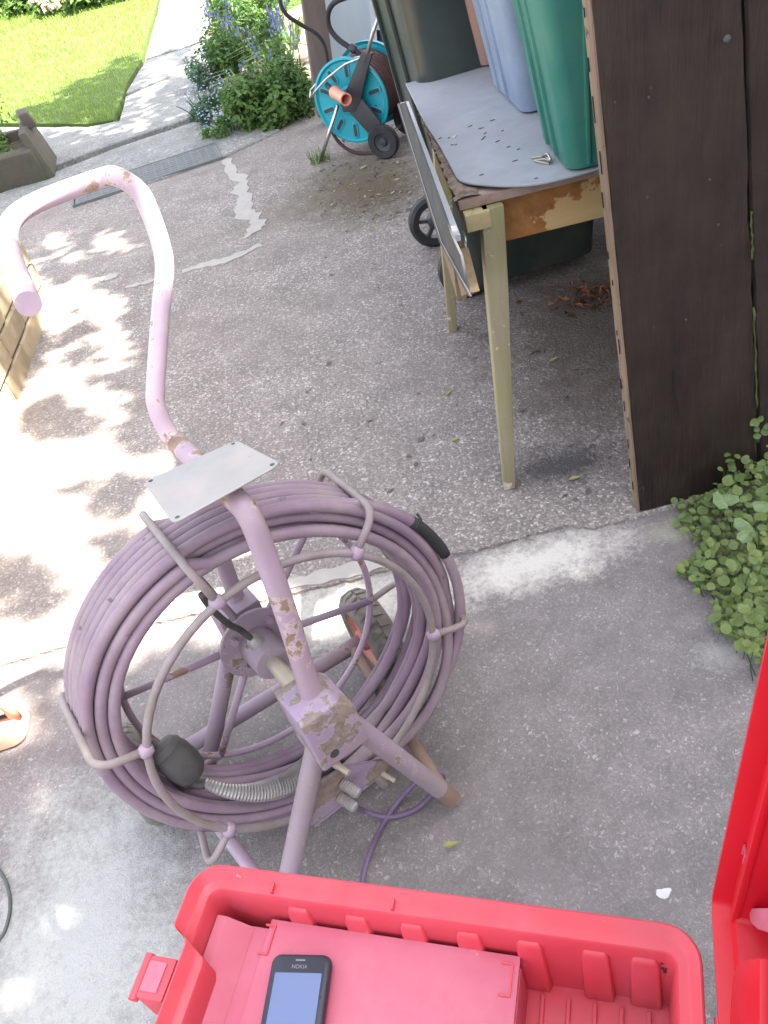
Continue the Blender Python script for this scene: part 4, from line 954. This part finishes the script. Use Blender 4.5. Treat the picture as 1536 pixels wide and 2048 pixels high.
Hh = [PT(*q) for q in hp_] + [zb_pt] + [G(u, v, zb) for u, v in ((205, 356), (120, 386), (60, 412), (28, 436), (14, 468), (22, 515), (40, 566), (57, 608))]
obj('handle', MB().tube(smooth_path(Hh, 6), .0142, 16), M_['handle'], rw, smooth='auto')
obj('rear_post', MB().tube(smooth_path([fr_top + AX * .004, LW(.045, .30, -.062), LW(.028, .18, -.062), LW(.012, .03, -.06)], 5), .0150, 12), M_['lilac'], rw, smooth=True)
# plate on top
c4 = [PT(290, 972, .10), PT(350, 1057, .262), PT(566, 936, .262), PT(476, 889, .10)]
cen = (c4[0] + c4[1] + c4[2] + c4[3]) / 4
def corner(i, r=.014, n=4):
    b = c4[i]; a = c4[i - 1]; c = c4[(i + 1) % 4]; p = b + (a - b).normalized() * r; q = b + (c - b).normalized() * r
    return [p * (1 - t) ** 2 + b * 2 * t * (1 - t) + q * t * t for t in [k / n for k in range(n + 1)]]
pp_ = sum([corner(i) for i in range(4)], [])
pnrm = (c4[1] - c4[0]).cross(c4[3] - c4[0]).normalized(); pnrm = pnrm if pnrm.z > 0 else -pnrm
obj('top_plate', MB().prism([p + pnrm * .004 for p in pp_], pnrm * .003), M_['steel'], rw, bevel=.0008, seg=1)
for i in range(4):
    p = lerp(c4[i], cen, .12); obj('plate_hole', MB().lathe([(0, .0006), (.003, .0006), (.003, -.001)], p + pnrm * .007, pnrm, 10), M_['grime2'], rw)
# rear block, rear leg, axle, wheels
obj('rear_block', MB().loft([[LW(x, y, t) for x, y in ((-.036, -.04), (.042, -.04), (.042, .05), (-.036, .05))] for t in (-.095, -.022)]), M_['dusty'], rw, bevel=.005, seg=2, smooth='auto')
axd = V((.945, .327, 0)).normalized(); WR = G(746, 1268, .098); WL = G(287, 1548, .098); axd = (WR - WL).normalized(); print('axle', WR, WL, (WR - WL).length)
am = WR - axd * .33
obj('rear_leg', MB().tube([LW(-.03, -.03, -.06), PT(412, 1555, -.07)], .0150, 12), M_['dusty'], rw, smooth=True)
obj('axle_tube', MB().tube([WL + axd * .04, WR - axd * .03], .0155, 12), M_['dusty'], rw, smooth=True)
for i, W_ in enumerate((WR, WL)):
    wr_ = .098
    wh = obj('wheel', MB().lathe([(.056, -.024), (.072, -.031), (.088, -.029), (.095, -.018), (.0965, 0), (.095, .018), (.088, .029), (.072, .031), (.056, .024)], W_, axd, 44, closed=True), M_['tyre'], rw, smooth=True, label='dusty tyre with a pink rim showing through the reel' if i == 0 else None)
    tr = MB()
    for k in range(26):
        for sd in (-1, 1):
            a = 2 * math.pi * (k + (.5 if sd > 0 else 0)) / 26; e1 = Z; e2 = axd.cross(Z)
            d = e1 * math.cos(a) + e2 * math.sin(a); tt = -e1 * math.sin(a) + e2 * math.cos(a)
            q = [W_ + axd * sd * x + d * (.1015 - (.003 if x > .014 else 0) - (.011 if x > .025 else 0)) + tt * (y + x * .25) for x, y in ((.002, -.007), (.018, -.007), (.028, -.006), (.028, .006), (.018, .007), (.002, .007))]
            tr.prism(q, -d * .006)
    o = obj('tread', tr, M_['tyre'], wh); o['kind'] = 'stuff'
    obj('rim', MB().lathe([(.012, -.03), (.022, -.03), (.024, -.014), (.05, -.016), (.058, -.026), (.058, .026), (.05, .016), (.024, .014), (.022, .03), (.012, .03)], W_, axd, 32, closed=True), M_['pinkrim'], wh, smooth='auto')
# front legs, rails, cross plate
lA, lB = LW(-.026, -.02, .262), PT(580, 1740, .262); lB = lA + (lB - lA) * ((lA.z - .004) / (lA.z - lB.z))
rA, rB = LW(.034, -.02, .262), G(903, 1596, .018)
obj('front_leg', MB().tube([lA, lB], .0165, 14), M_['dusty'], rw, smooth='auto')
obj('front_leg', MB().tube([rA, lerp(rA, rB, .5), rB], .0165, 14), M_['dusty'], rw, smooth='auto', label='front leg with a bare rusty foot')
obj('rusty_foot', MB().tube([lerp(rA, rB, .86), lerp(rA, rB, 1.004)], .0171, 14), M_['rustmetal'], rw, smooth='auto')
obj('side_rail', MB().tube([lerp(rA, rB, .93), WR - axd * .05], .012, 10), M_['rustmetal'], rw, smooth='auto', label='rusty brown side rail')
obj('side_rail', MB().tube([lerp(lA, lB, .80), WL + axd * .05], .012, 10), M_['lilac'], rw, smooth='auto')
cpA = [PT(u, v, .25) for u, v in ((606, 1592), (690, 1535), (780, 1518), (786, 1530), (628, 1650), (598, 1655))]
obj('cross_plate', MB().prism(cpA, AX * -.006), M_['boxmetal'], rw, bevel=.001)
obj('cross_flange', MB().prism([PT(628, 1651, .25), PT(785, 1531, .25), PT(785, 1531, .25) - AX * .03, PT(628, 1651, .25) - AX * .03], -U_ * .005), M_['boxmetal'], rw)
def pin(u, v, t, L, r, mat, name, dv=None):
    p = PT(u, v, t); m = MB().lathe([(0, -.004), (r, -.004), (r, L * .5), (r * .8, L * .55), (r * .8, L), (0, L)], p, dv or AX, 12); obj(name, m, M_[mat], rw, smooth='auto')
dvp = (AX + S_ * .35 - U_ * .25)
pin(655, 1518, .25, .042, .0065, 'brass', 'brass_pin', dvp); pin(768, 1548, .25, .022, .005, 'brass', 'brass_pin', dvp)
for u, v in ((684, 1566), (678, 1594)):
    p = PT(u, v, .25); m = MB(); pr = []
    for k in range(8): pr += [(.0075, k * .004), (.0095, k * .004 + .002)]
    m.lathe(pr + [(.006, .034), (0, .034)], p, dvp, 14); obj('spring_bolt', m, M_['steel'], rw, smooth='auto')
# camera head with its spring lying in the drum
hd = [LC(.243, a, t, .006) for a, t in ((214, .095), (222, .115), (231, .128), (240, .135), (249, .135), (258, .125), (265, .115))]
hs = smooth_path(hd, 14); n = len(hs)
rr = [lerp(.0085, .0205, min(1, i / (n * .55))) * (1 if i % 2 else .86) for i in range(n)]
hs = [p + (LW(0, 0, .12) - p).normalized() * (r_ + .004) for p, r_ in zip(hs, rr)]
obj('head_spring', MB().tube(hs, rr, 16), M_['spring'], rw)
e0 = hs[-1]; dv_ = (hs[-1] - hs[-4]).normalized()
obj('camera_head', MB().lathe([(0, 0), (.019, 0), (.023, .004), (.024, .03), (.02, .034), (.02, .06), (.014, .066), (0, .068)], e0 - dv_ * .004, dv_, 20), M_['grime2'], rw, smooth='auto')
e1_ = hs[0]; dv2 = (hs[0] - hs[3]).normalized()
obj('rod_fitting', MB().tube(smooth_path([e1_, e1_ + dv2 * .03, LC(.236, 199, .075, .006), LC(.238, 185, .05, .006)], 5), [.009] * 5 + [.015] * 6 + [.012] * 5, 12), M_['grime2'], rw, smooth=True)
bc_ = LC(.215, 196, .085, .006); bd = (LC(.215, 182, .06, .006) - LC(.215, 210, .10, .006)).normalized()
obj('rubber_boot', MB().lathe([(0, -.045), (.016, -.043), (.026, -.034), (.031, -.015), (.031, .012), (.028, .022), (.029, .026), (.022, .036), (0, .04)], bc_, bd, 22), M_['grime2'], rw, smooth='auto')
# black sleeve and tie on the right of the coil
lt_ = [LC(.292 + .029 * math.sin(math.pi * (62 - a) / 100) ** .7, a, shift(a) + lerp(.13, .155, (62 - a) / 100), .006) for a in range(62, -39, -5)]
obj('loose_turn', MB().tube(lt_, .0092, 9), M_['cable'], rw, smooth=True)
sl = [LC(.292 + .029 * math.sin(math.pi * (62 - a) / 100) ** .7, a, shift(a) + lerp(.13, .155, (62 - a) / 100), .006) for a in range(11, 30, 3)]
obj('black_sleeve', MB().tube(sl, [.0094] + [.0103] * (len(sl) - 2) + [.0096], 10), M_['rubber'], rw, smooth=True)
obj('cable_tie', MB().tube([LC(.315, 30, .185, .006), LC(.329, 30.5, .186, .006), LC(.333, 32, .18, .006)], .0025, 6), M_['rubber'], rw)
# purple flex trailing from the cross plate
lead = [PT(690, 1600, .24), G(720, 1618, .03), G(775, 1634, .004), G(832, 1618, .004), G(868, 1583, .012), G(887, 1552, .042), G(868, 1544, .05), G(838, 1560, .035), G(800, 1598, .01), G(765, 1650, .003), G(742, 1700, .003), G(728, 1745, .002), G(722, 1800, .002), G(735, 1860, .002)]
obj('flex', MB().tube(smooth_path(lead, 7), .0048, 8), mk('purple_flex', (.17, .115, .21), (.14, .095, .17), 12, .5), rw, smooth=True)

# ================================================================== RED TOOLBOX
RZ = .60
OB = G(395, 1721, RZ); OR = G(1402, 1853, RZ); ex = (OR - OB); TW_ = ex.length; ex.normalize(); ey = V((ex.y, -ex.x, 0)); ey = ey if ey.y < 0 else -ey
TD = .27
tbx = thing('toolbox', OB + ex * TW_ / 2 + ey * TD / 2 + V((0, 0, -.17)), 'open red plastic toolbox with its lid swung up on the right', 'toolbox')
def TB(x, y, z): return OB + ex * x + ey * y + V((0, 0, z))
def tloc(p): q = p - OB; return q.dot(ex), q.dot(ey), q.z
yn = tloc(G(327, 1852, RZ))[1]
def tl(d, z, r=.03):
    out = []; nn = 6; st = .019
    for cx, cy, a0, sx in ((TW_ - r, r, -90, 0), (TW_ - r, TD - r, 0, 0), (r, TD - r, 90, st), (r, r, 180, 0)):
        if a0 == 180:
            for y, x in ((yn + .012 + d * .6, st), (yn + .006 + d * .6, st - .002), (yn + d * .6, st * .55 if False else .004), (yn - .004 + d * .6, .0)): out.append(TB(x + d, y, z))
        for k in range(nn + 1):
            a = R(a0 + 90 * k / nn); rr_ = max(r - d, .004)
            X = cx + rr_ * math.cos(a) + sx; Y = cy + rr_ * math.sin(a)
            if a0 == -90 or a0 == 0: pass
            out.append(TB(X, Y, z))
    return out
loops = [tl(.03, -.17), tl(.014, -.03), tl(.0015, -.018), tl(0, -.015), tl(0, -.0015), tl(.0008, -.0003), tl(.0022, 0), tl(.0036, -.0012), tl(.0095, -.0105), tl(.0115, -.0118), tl(.0185, -.0135), tl(.0200, -.0155), tl(.0225, -.03), tl(.031, -.112)]
obj('base', MB().loft(loops), M_['red'], tbx, smooth='auto')
# buttresses on the far wall
for u, vt in ((608, 1778), (722, 1793), (832, 1810), (943, 1826), (1062, 1846), (1192, 1862), (1290, 1874)):
    x = tloc(G(u, vt + 15, RZ - .035))[0]
    a = []
    for z, wd_, dep in ((-.026, .020, .0004), (-.031, .026, .0035), (-.09, .029, .0035), (-.111, .03, .002)):
        y = .0225 + (-.03 - z) * .1037 
        a.append([TB(x - wd_ / 2, y - .004, z), TB(x + wd_ / 2, y - .004, z), TB(x + wd_ * .42, y + dep, z), TB(x - wd_ * .42, y + dep, z)])
    obj('buttress', MB().loft(a), M_['red'], tbx, fix=True, bevel=.0018, smooth='auto')
for u, v in ((553, 1757), (791, 1788)):
    x = tloc(G(u, v, RZ - .012))[0]; obj('rim_rib', MB().box(TB(x, .0125, -.0125), (.003, .010, .010), Matrix((ex, ey, Z)).transposed()), M_['red'], tbx, bevel=.001)
# inner tray
tx0 = tloc(G(500, 1850, RZ - .045))[0]; tx1 = tloc(G(1043, 1907, RZ - .045))[0]
obj('inner_tray', MB().frame_box(TB(.024, .034, -.112), ex * (tx1 - .024), ey * (TD - .068), (0, 0, .058)), M_['redtray'], tbx, bevel=.003, smooth='auto')
tyd0 = tloc(G(545, 1834, RZ - .048))[1]
tA = tloc(G(545, 1834, RZ - .048))
ttop = obj('tray_lid', MB().prism([TB(tA[0], .0275, -.0525), TB(tx1 - .001, .0275, -.0525), TB(tx1 - .001, TD - .04, -.0525), TB(tA[0] - .0, TD - .04, -.0525)], (0, 0, .005)), M_['redtray'], tbx, bevel=.0012, seg=2, smooth='auto')
obj('tray_side', MB().prism([TB(.024, .036, -.035), TB(.034, .036, -.035), TB(tA[0] - .018, .036, -.0535), TB(.024, .036, -.0535)], ey * (TD - .075)), M_['redtray'], tbx)
for (u, v), sgn in (((541, 1880), -1), ((1020, 1960), -1)):
    p = tloc(G(u, v, RZ - .047)); m = MB()
    for dx, dy, lx, ly in ((0, 0, .0018, .028), (-.009, 0, .009, .0018), (-.009, .0265, .009, .0018)):
        m.frame_box(TB(p[0] + dx, p[1] - .014 + dy, -.048), ex * lx, ey * ly, (0, 0, .0022))
    obj('catch_outline', m, M_['red'], tbx)
# ribs on the right compartment floor, grime
for k in range(5):
    x = lerp(tx1 + .012, TW_ - .045, k / 4); obj('floor_rib', MB().frame_box(TB(x, .036, -.114), ex * .004, ey * (TD - .075), (0, 0, .006)), M_['red'], tbx, bevel=.001)
gm = MB()
for u, v, z, r_ in ((1328, 1866, -.04, .004), (1300, 1890, -.05, .005), (1310, 1915, -.07, .0035), (1332, 1998, -.1085, .005), (1340, 1880, -.05, .003)):
    p = G(u, v, RZ + z); q = tloc(p)
    for k in range(14):
        a = rnd(0, 6.28); rr_ = r_ * abs(random.gauss(0, .8)); 
        if z < -.1: c = TB(q[0] + math.cos(a) * rr_, q[1] + math.sin(a) * rr_, -.1115); gm.box(c, (rnd(.0006, .002), rnd(.0006, .002), .001))
        else:
            zz = z + math.sin(a) * rr_ * 2; y = .0225 + (-.03 - zz) * .1037; gm.box(TB(q[0] + math.cos(a) * rr_, y, zz), (rnd(.0006, .0022), .0012, rnd(.001, .004)))
o = obj('grime_specks', gm, M_['grime'], tbx); o['kind'] = 'stuff'
# latch on the left
la = tloc(G(345, 1924, RZ)); m = MB()
y0_, y1_ = yn + .024, yn + .062
obj('latch', MB().frame_box(TB(-.012, y0_, -.05), ex * .028, ey * (y1_ - y0_), (0, 0, .046)), M_['red'], tbx, bevel=.004, smooth='auto')
obj('latch_bar', MB().tube([TB(-.016, y0_ - .001, -.010), TB(-.016, y1_ + .001, -.010)], .005, 10), M_['red'], tbx, smooth='auto')
obj('latch_recess', MB().frame_box(TB(-.0095, y0_ + .006, -.0045), ex * .018, ey * (y1_ - y0_ - .012), (0, 0, .0025)), M_['redtray'], tbx, bevel=.0008)
# lid
P1 = G(1421, 1800, RZ + .004); P2 = PL(1538, 1248, P1, ey); uL = (P2 - P1).normalized(); nL = uL.cross(ey).normalized(); nL = nL if nL.dot(ex) > 0 else -nL
LH = .40
def ll(d, dep, r=.02): 
    return [q + nL * dep for q in rrect(P1 + ey * d + uL * d, ey, uL, TD - 2 * d, LH - 2 * d, max(r - d, .004), 5)]
lid = obj('lid', MB().loft([ll(.016, .062), ll(.004, .05), ll(0, .008), ll(0, .001), ll(.001, 0), ll(.0045, 0), ll(.0055, .003), ll(.0065, .014), ll(.02, .016), ll(.024, .046)][::1]), M_['redlid'], tbx, fix=True, smooth='auto', label='saturated red lid standing open')
for k in range(5): obj('lid_rib', MB().frame_box(P1 + ey * (.045 + k * .045) + uL * .03 + nL * .040, ey * .006, uL * (LH - .06), nL * .008), M_['redlid'], lid, bevel=.0015, smooth='auto')
obj('lid_inner_step', MB().frame_box(P1 + ey * .012 + uL * .012 + nL * .013, ey * .010, uL * (LH - .05), nL * .006), M_['redlid'], lid, bevel=.002, smooth='auto')
mk_ = PL(1462, 1662, P1 + nL * -.0002, nL); em = MB()
for dy, dz, ly, lz_ in ((0, 0, .0015, .012), (.007, 0, .0015, .012), (0, .012, .010, .0015)): em.frame_box(P1 + ey * (.008 + dy) + uL * (.105 + dz) + nL * .0135, ey * ly, uL * lz_, -nL * .0012)
obj('moulded_mark', em, M_['redtray'], lid)
obj('lid_clip', MB().prism([PL(u, v, P1 + nL * .02, nL) for u, v in ((1490, 2075), (1500, 1950), (1514, 1926), (1560, 1920), (1560, 2075))], nL * -.012), M_['redlid'], lid, bevel=.003, smooth='auto')
obj('lid_clip', MB().prism([PL(u, v, P1 + nL * .03, nL) for u, v in ((1514, 1828), (1519, 1818), (1560, 1818), (1560, 1870), (1532, 1862), (1517, 1848))], nL * -.006), M_['redtray'], lid, bevel=.002, smooth='auto')
obj('hinge', MB().frame_box(TB(TW_ - .003, .075, -.030), ex * .026, ey * .12, (0, 0, .026)), M_['redtray'], tbx, bevel=.004, smooth='auto')
obj('hinge_pin', MB().tube([TB(TW_ + .012, .066, -.006), TB(TW_ + .012, .20, -.006)], .006, 10), M_['red'], tbx, smooth='auto')
# stool that carries the toolbox
bc = TB(TW_ / 2, TD / 2, -.17)
st = thing('step_stool', (bc.x, bc.y, -.012), 'plain step stool under the red toolbox', 'stool')
Mx = Matrix((ex, ey, Z)).transposed()
obj('seat', MB().box(bc + V((0, 0, -.0175)), (.34, .18, .03), Mx), M_['dark'], st, bevel=.006)
for sx in (-1, 1):
    for sy in (-1, 1):
        p = bc + ex * sx * .145 + ey * sy * .07; obj('leg', MB().box((p.x, p.y, (bc.z - .033 - .012) / 2), (.028, .028, bc.z - .033 + .012), Mx), M_['dark'], st)

# --- phone lying on the tray
pz = RZ - .0470
pa, pb3 = G(545, 1905, pz + .012), G(664, 1907, pz + .012); pc3 = G(514, 2046, pz + .012)
px_ = (pb3 - pa); pw = px_.length; px_.normalize(); py_ = (pc3 - pa); py_ = (py_ - px_ * py_.dot(px_)); py_.z = 0; py_.normalize(); phh = pw * 1.98
po = pa + V((0, 0, -.012))
ph = thing('phone', po + px_ * pw / 2 + py_ * phh / 2, 'dark touchscreen phone lying on the red toolbox tray', 'phone')
def phl(d, z): return rrect(po + px_ * d + py_ * d + V((0, 0, z)), px_, py_, pw - 2 * d, phh - 2 * d, .009 - d * .5, 6)
obj('body', MB().loft([phl(.003, 0), phl(.0005, .003), phl(0, .007), phl(.0012, .0112), phl(.004, .0126)]), M_['phone'], ph, smooth='auto')
obj('screen', MB().prism(rrect(po + px_ * pw * .115 + py_ * pw * .30 + V((0, 0, .0127)), px_, py_, pw * .77, pw * 1.3, .001, 2), (0, 0, .0004)), M_['screen'], ph)
obj('earpiece', MB().prism(rrect(po + px_ * pw * .42 + py_ * pw * .10 + V((0, 0, .0125)), px_, py_, pw * .16, .0012, .0005, 3), (0, 0, .0004)), M_['silver'], ph)
fc = bpy.data.curves.new('lettering', 'FONT'); fc.body = 'NOKIA'; fc.size = .0048; fc.align_x = 'CENTER'; fc.extrude = .00015
fo = bpy.data.objects.new('tmp', fc); COL.objects.link(fo); bpy.context.view_layer.update()
me = bpy.data.meshes.new_from_object(fo.evaluated_get(bpy.context.evaluated_depsgraph_get())); bpy.data.objects.remove(fo)
lo_ = bpy.data.objects.new('lettering', me); COL.objects.link(lo_); me.materials.append(M_['silver']); lo_.parent = ph
Mr = Matrix((px_, -py_, Z)).transposed().to_4x4(); Mr.translation = po + px_ * pw * .5 + py_ * pw * .235 + V((0, 0, .0129)) - worldloc(ph); lo_.matrix_local = Mr

# --- orange tool case at the left edge, black flex
oc = G(20, 1490, -.012); oz = V((0, 0, 1))
ot = thing('tool_case', oc + V((-.08, 0, 0)), 'orange plastic tool case with a carrying handle at the left edge', 'tool case')
wx = V((1, .05, 0)).normalized()
o0 = G(58, 1490, -.012)
wy = V((-wx.y, wx.x, 0))
lo3 = []
for z, d in ((0, .012), (.012, 0), (.035, .002), (.05, .012)): lo3.append([q + V((0, 0, z)) for q in rrect(o0 - wx * .26 + wy * d + wx * d, wx, wy, .26 - 2 * d, .10 - 2 * d, .03, 5)])
obj('case_body', MB().loft(lo3), M_['orange'], ot, smooth='auto')
hy = wy * .05
obj('carry_handle', MB().tube(bent([o0 - wx * .25 + hy + V((0, 0, .055)), o0 - wx * .25 + hy + V((0, 0, .105)), o0 - wx * .015 + hy + V((0, 0, .105)), o0 - wx * .012 + hy + V((0, 0, .04))], .02), .012, 12), M_['orange'], ot, smooth=True)
obj('dark_bar', MB().tube([o0 - wx * .24 + hy + V((0, 0, .058)), o0 - wx * .018 + hy + V((0, 0, .058))], .005, 8), M_['rubber'], ot, smooth=True)
obj('blue_cap', MB().lathe([(0, .022), (.011, .02), (.013, 0)], o0 - wx * .062 + hy + V((0, 0, .112)), (0, 0, 1), 16), M_['bluecap'], ot, smooth='auto')
obj('black_flex', MB().tube(smooth_path([G(-60, 1690, -.005), G(-15, 1725, -.005), G(12, 1765, -.005), G(20, 1810, -.005), G(12, 1855, -.005), G(-8, 1885, -.005), G(-60, 1920, -.005)], 6), .0034, 8), M_['blackcable'], smooth=True, label='thin black flex looping in from the left edge over the concrete', cat='cable')

# ================================================================== WHAT SHADES THE YARD (outside the frame)
hs_ = thing('house', (3.0, -.9, 0), 'rendered house wall right of the camera, unseen and added for its shade', 'house')  # added out of view, sized for the shade it casts
obj('wall', MB().box((2.9, -1.57, 1.55), (3.2, 4.66, 3.1)), M_['render'], hs_)
obj('eaves', MB().box((2.9, -1.57, 3.16), (3.3, 4.7, .12)), M_['white'], hs_)
rf_ = thing('shade_roof', (1.4, 3.1, 2.2), 'unseen roof over the bins, added to darken the table side', 'roof')  # unseen roof, added to cut sky light by the table and door
obj('sheet', MB().frame_box((.98, 1.42, 2.44), (.9, 0, .18), (0, 3.6, 0), (0, 0, .03)), M_['slab'], rf_); obj('fascia', MB().frame_box((.95, 1.42, 2.36), (.025, 0, 0), (0, 3.6, 0), (0, 0, .12)), M_['post'], rf_)
gw = thing('shade_wall', (1.55, 3.3, 0), 'rendered wall behind the table and bin, unseen, added to darken under the table', 'wall')  # wall added out of view for darkness under the table and behind the door
obj('wall', MB().box((1.52, 3.3, 1.18), (.2, 4.0, 2.36)), M_['render'], gw); obj('coping', MB().box((1.52, 3.3, 2.38), (.26, 4.1, .04)), M_['slab'], gw)
# overhanging tree: leaves stand along the sun's direction above the places it shades
def blob(u, v, cu, cv, ru, rv, s=1.0):
    q = math.hypot((u - cu) / ru, (v - cv) / rv); return s * max(0, min(1, (1.25 - q) / .5))
from mathutils import noise as mnoise
lit_spots = [(225, 487, 48, 26), (135, 515, 42, 17), (110, 482, 38, 22), (150, 560, 50, 12), (170, 590, 55, 20), (215, 640, 32, 34), (245, 690, 22, 22), (185, 735, 30, 16), (150, 610, 30, 16), (250, 605, 18, 8), (60, 560, 30, 60)]
lit_spots += [(95, 1590, 40, 26), (80, 1635, 26, 20), (300, 1845, 46, 46), (60, 1985, 70, 40), (20, 1650, 30, 20), (120, 1940, 30, 14), (190, 1470, 30, 20)]
dark_spots = [(120, 850, 75, 26), (95, 815, 40, 18), (250, 975, 60, 18), (225, 1010, 45, 16), (150, 980, 30, 8), (60, 1190, 55, 48), (20, 1150, 30, 35), (235, 1085, 40, 20), (80, 1370, 30, 26), (130, 1430, 26, 40), (60, 700, 16, 50), (300, 760, 20, 20), (40, 640, 10, 70), (25, 760, 12, 40)]
def shade(u, v):
    nz = mnoise.noise(V((u / 42, v / 26, 3.3))) * .5
    if v < 270: 
        s = 0
        if u < 300:
            s = max(blob(u, v, 190, 205, 70, 48), blob(u, v, 255, 150, 40, 36), blob(u, v, 110, 235, 80, 22), blob(u, v, 235, 235, 40, 30))
            return 1 if s + nz * .9 > .55 else 0
        if v > 95: return 1 if nz + (.35 if v > 160 else .12) > .12 else 0
        return 0
    if v < 445: return 1 if nz + .42 > 0 else 0
    k = .5
    edge = 258 + 10 * math.sin(v / 37)
    if u > edge and v < 900: k = .66 + .5 * min(1, (u - edge) / 75)
    elif v < 575: k = .95
    elif v < 790: k = .5 if u > 130 else .1
    else: k = 0
    if v > 900:
        if v < 1190: k = 1 if u > 520 + (v - 900) * .25 else 0
        elif v < 1300: k = 1 if u > 800 - (v - 1190) * 1.6 else 0
        else: k = 1 if (v > 1540 - u * .70 or u > 620 - (v - 1300) * 1.2) else 0
    for b in lit_spots: k -= 1.1 * blob(u, v, *b)
    for b in dark_spots: k += 1.0 * blob(u, v, *b)
    return 1 if k + nz * .55 > .5 else 0
tr_ = thing('garden_tree', (4.6, 3.0, 0), 'spreading garden tree overhanging the yard', 'tree')
cr = MB(); cnt = 0; tries = 0
def leafcover(x0, x1, y0, y1, n, sz):
    global cnt
    for i in range(n):
        p = V((rnd(x0, x1), rnd(y0, y1), 0)); d = p - CC; zc = d.dot(F)
        if zc < .1: continue
        u = 768 + FPX * d.dot(XC) / zc; v = 1024 + FPX * d.dot(YC) / zc
        if u < -900 or u > 1900 or v < -400: continue
        if u < 0: u = (-u) % 260
        if not shade(u, v): continue
        h = rnd(4.7, 6.2); q = p + SUN * (h / SUN.z)
        nn = SUN + V((rnd(-.7, .7), rnd(-.7, .7), rnd(-.5, .5))); leafquad(cr, q, nn, sz * rnd(.7, 1.3), sz * .62, .1); cnt += 1
leafcover(-2.0, 1.2, -.6, 3.2, 46000, .07)
leafcover(-3.0, 1.2, 3.2, 6.5, 36000, .1)
leafcover(-4.5, .5, 6.5, 13, 16000, .14)
print('tree leaves', cnt)
obj('crown', cr, M_['treeleaf'], tr_)
tk = MB(); tk.tube(smooth_path([(4.6, 3.0, -.05), (4.55, 3.05, 1.6), (4.3, 3.2, 3.2), (4.0, 3.4, 4.6)], 5), [lerp(.17, .09, i / 15) for i in range(16)], 12); obj('trunk', tk, M_['trunk'], tr_, smooth=True)
for tip in ((3.0, 1.5, 5.4), (3.2, 3.6, 5.6), (2.9, 2.4, 5.2), (3.0, 6.5, 5.6), (2.6, 8.0, 5.8)):
    b = V((4.15, 3.3, rnd(3.2, 4.4))); t_ = V(tip); pth = smooth_path([b, lerp(b, t_, .5) + V((0, 0, .4)), t_], 5)
    obj('limb', MB().tube(pth, [lerp(.07, .018, i / (len(pth) - 1)) for i in range(len(pth))], 8), M_['trunk'], tr_, smooth=True)
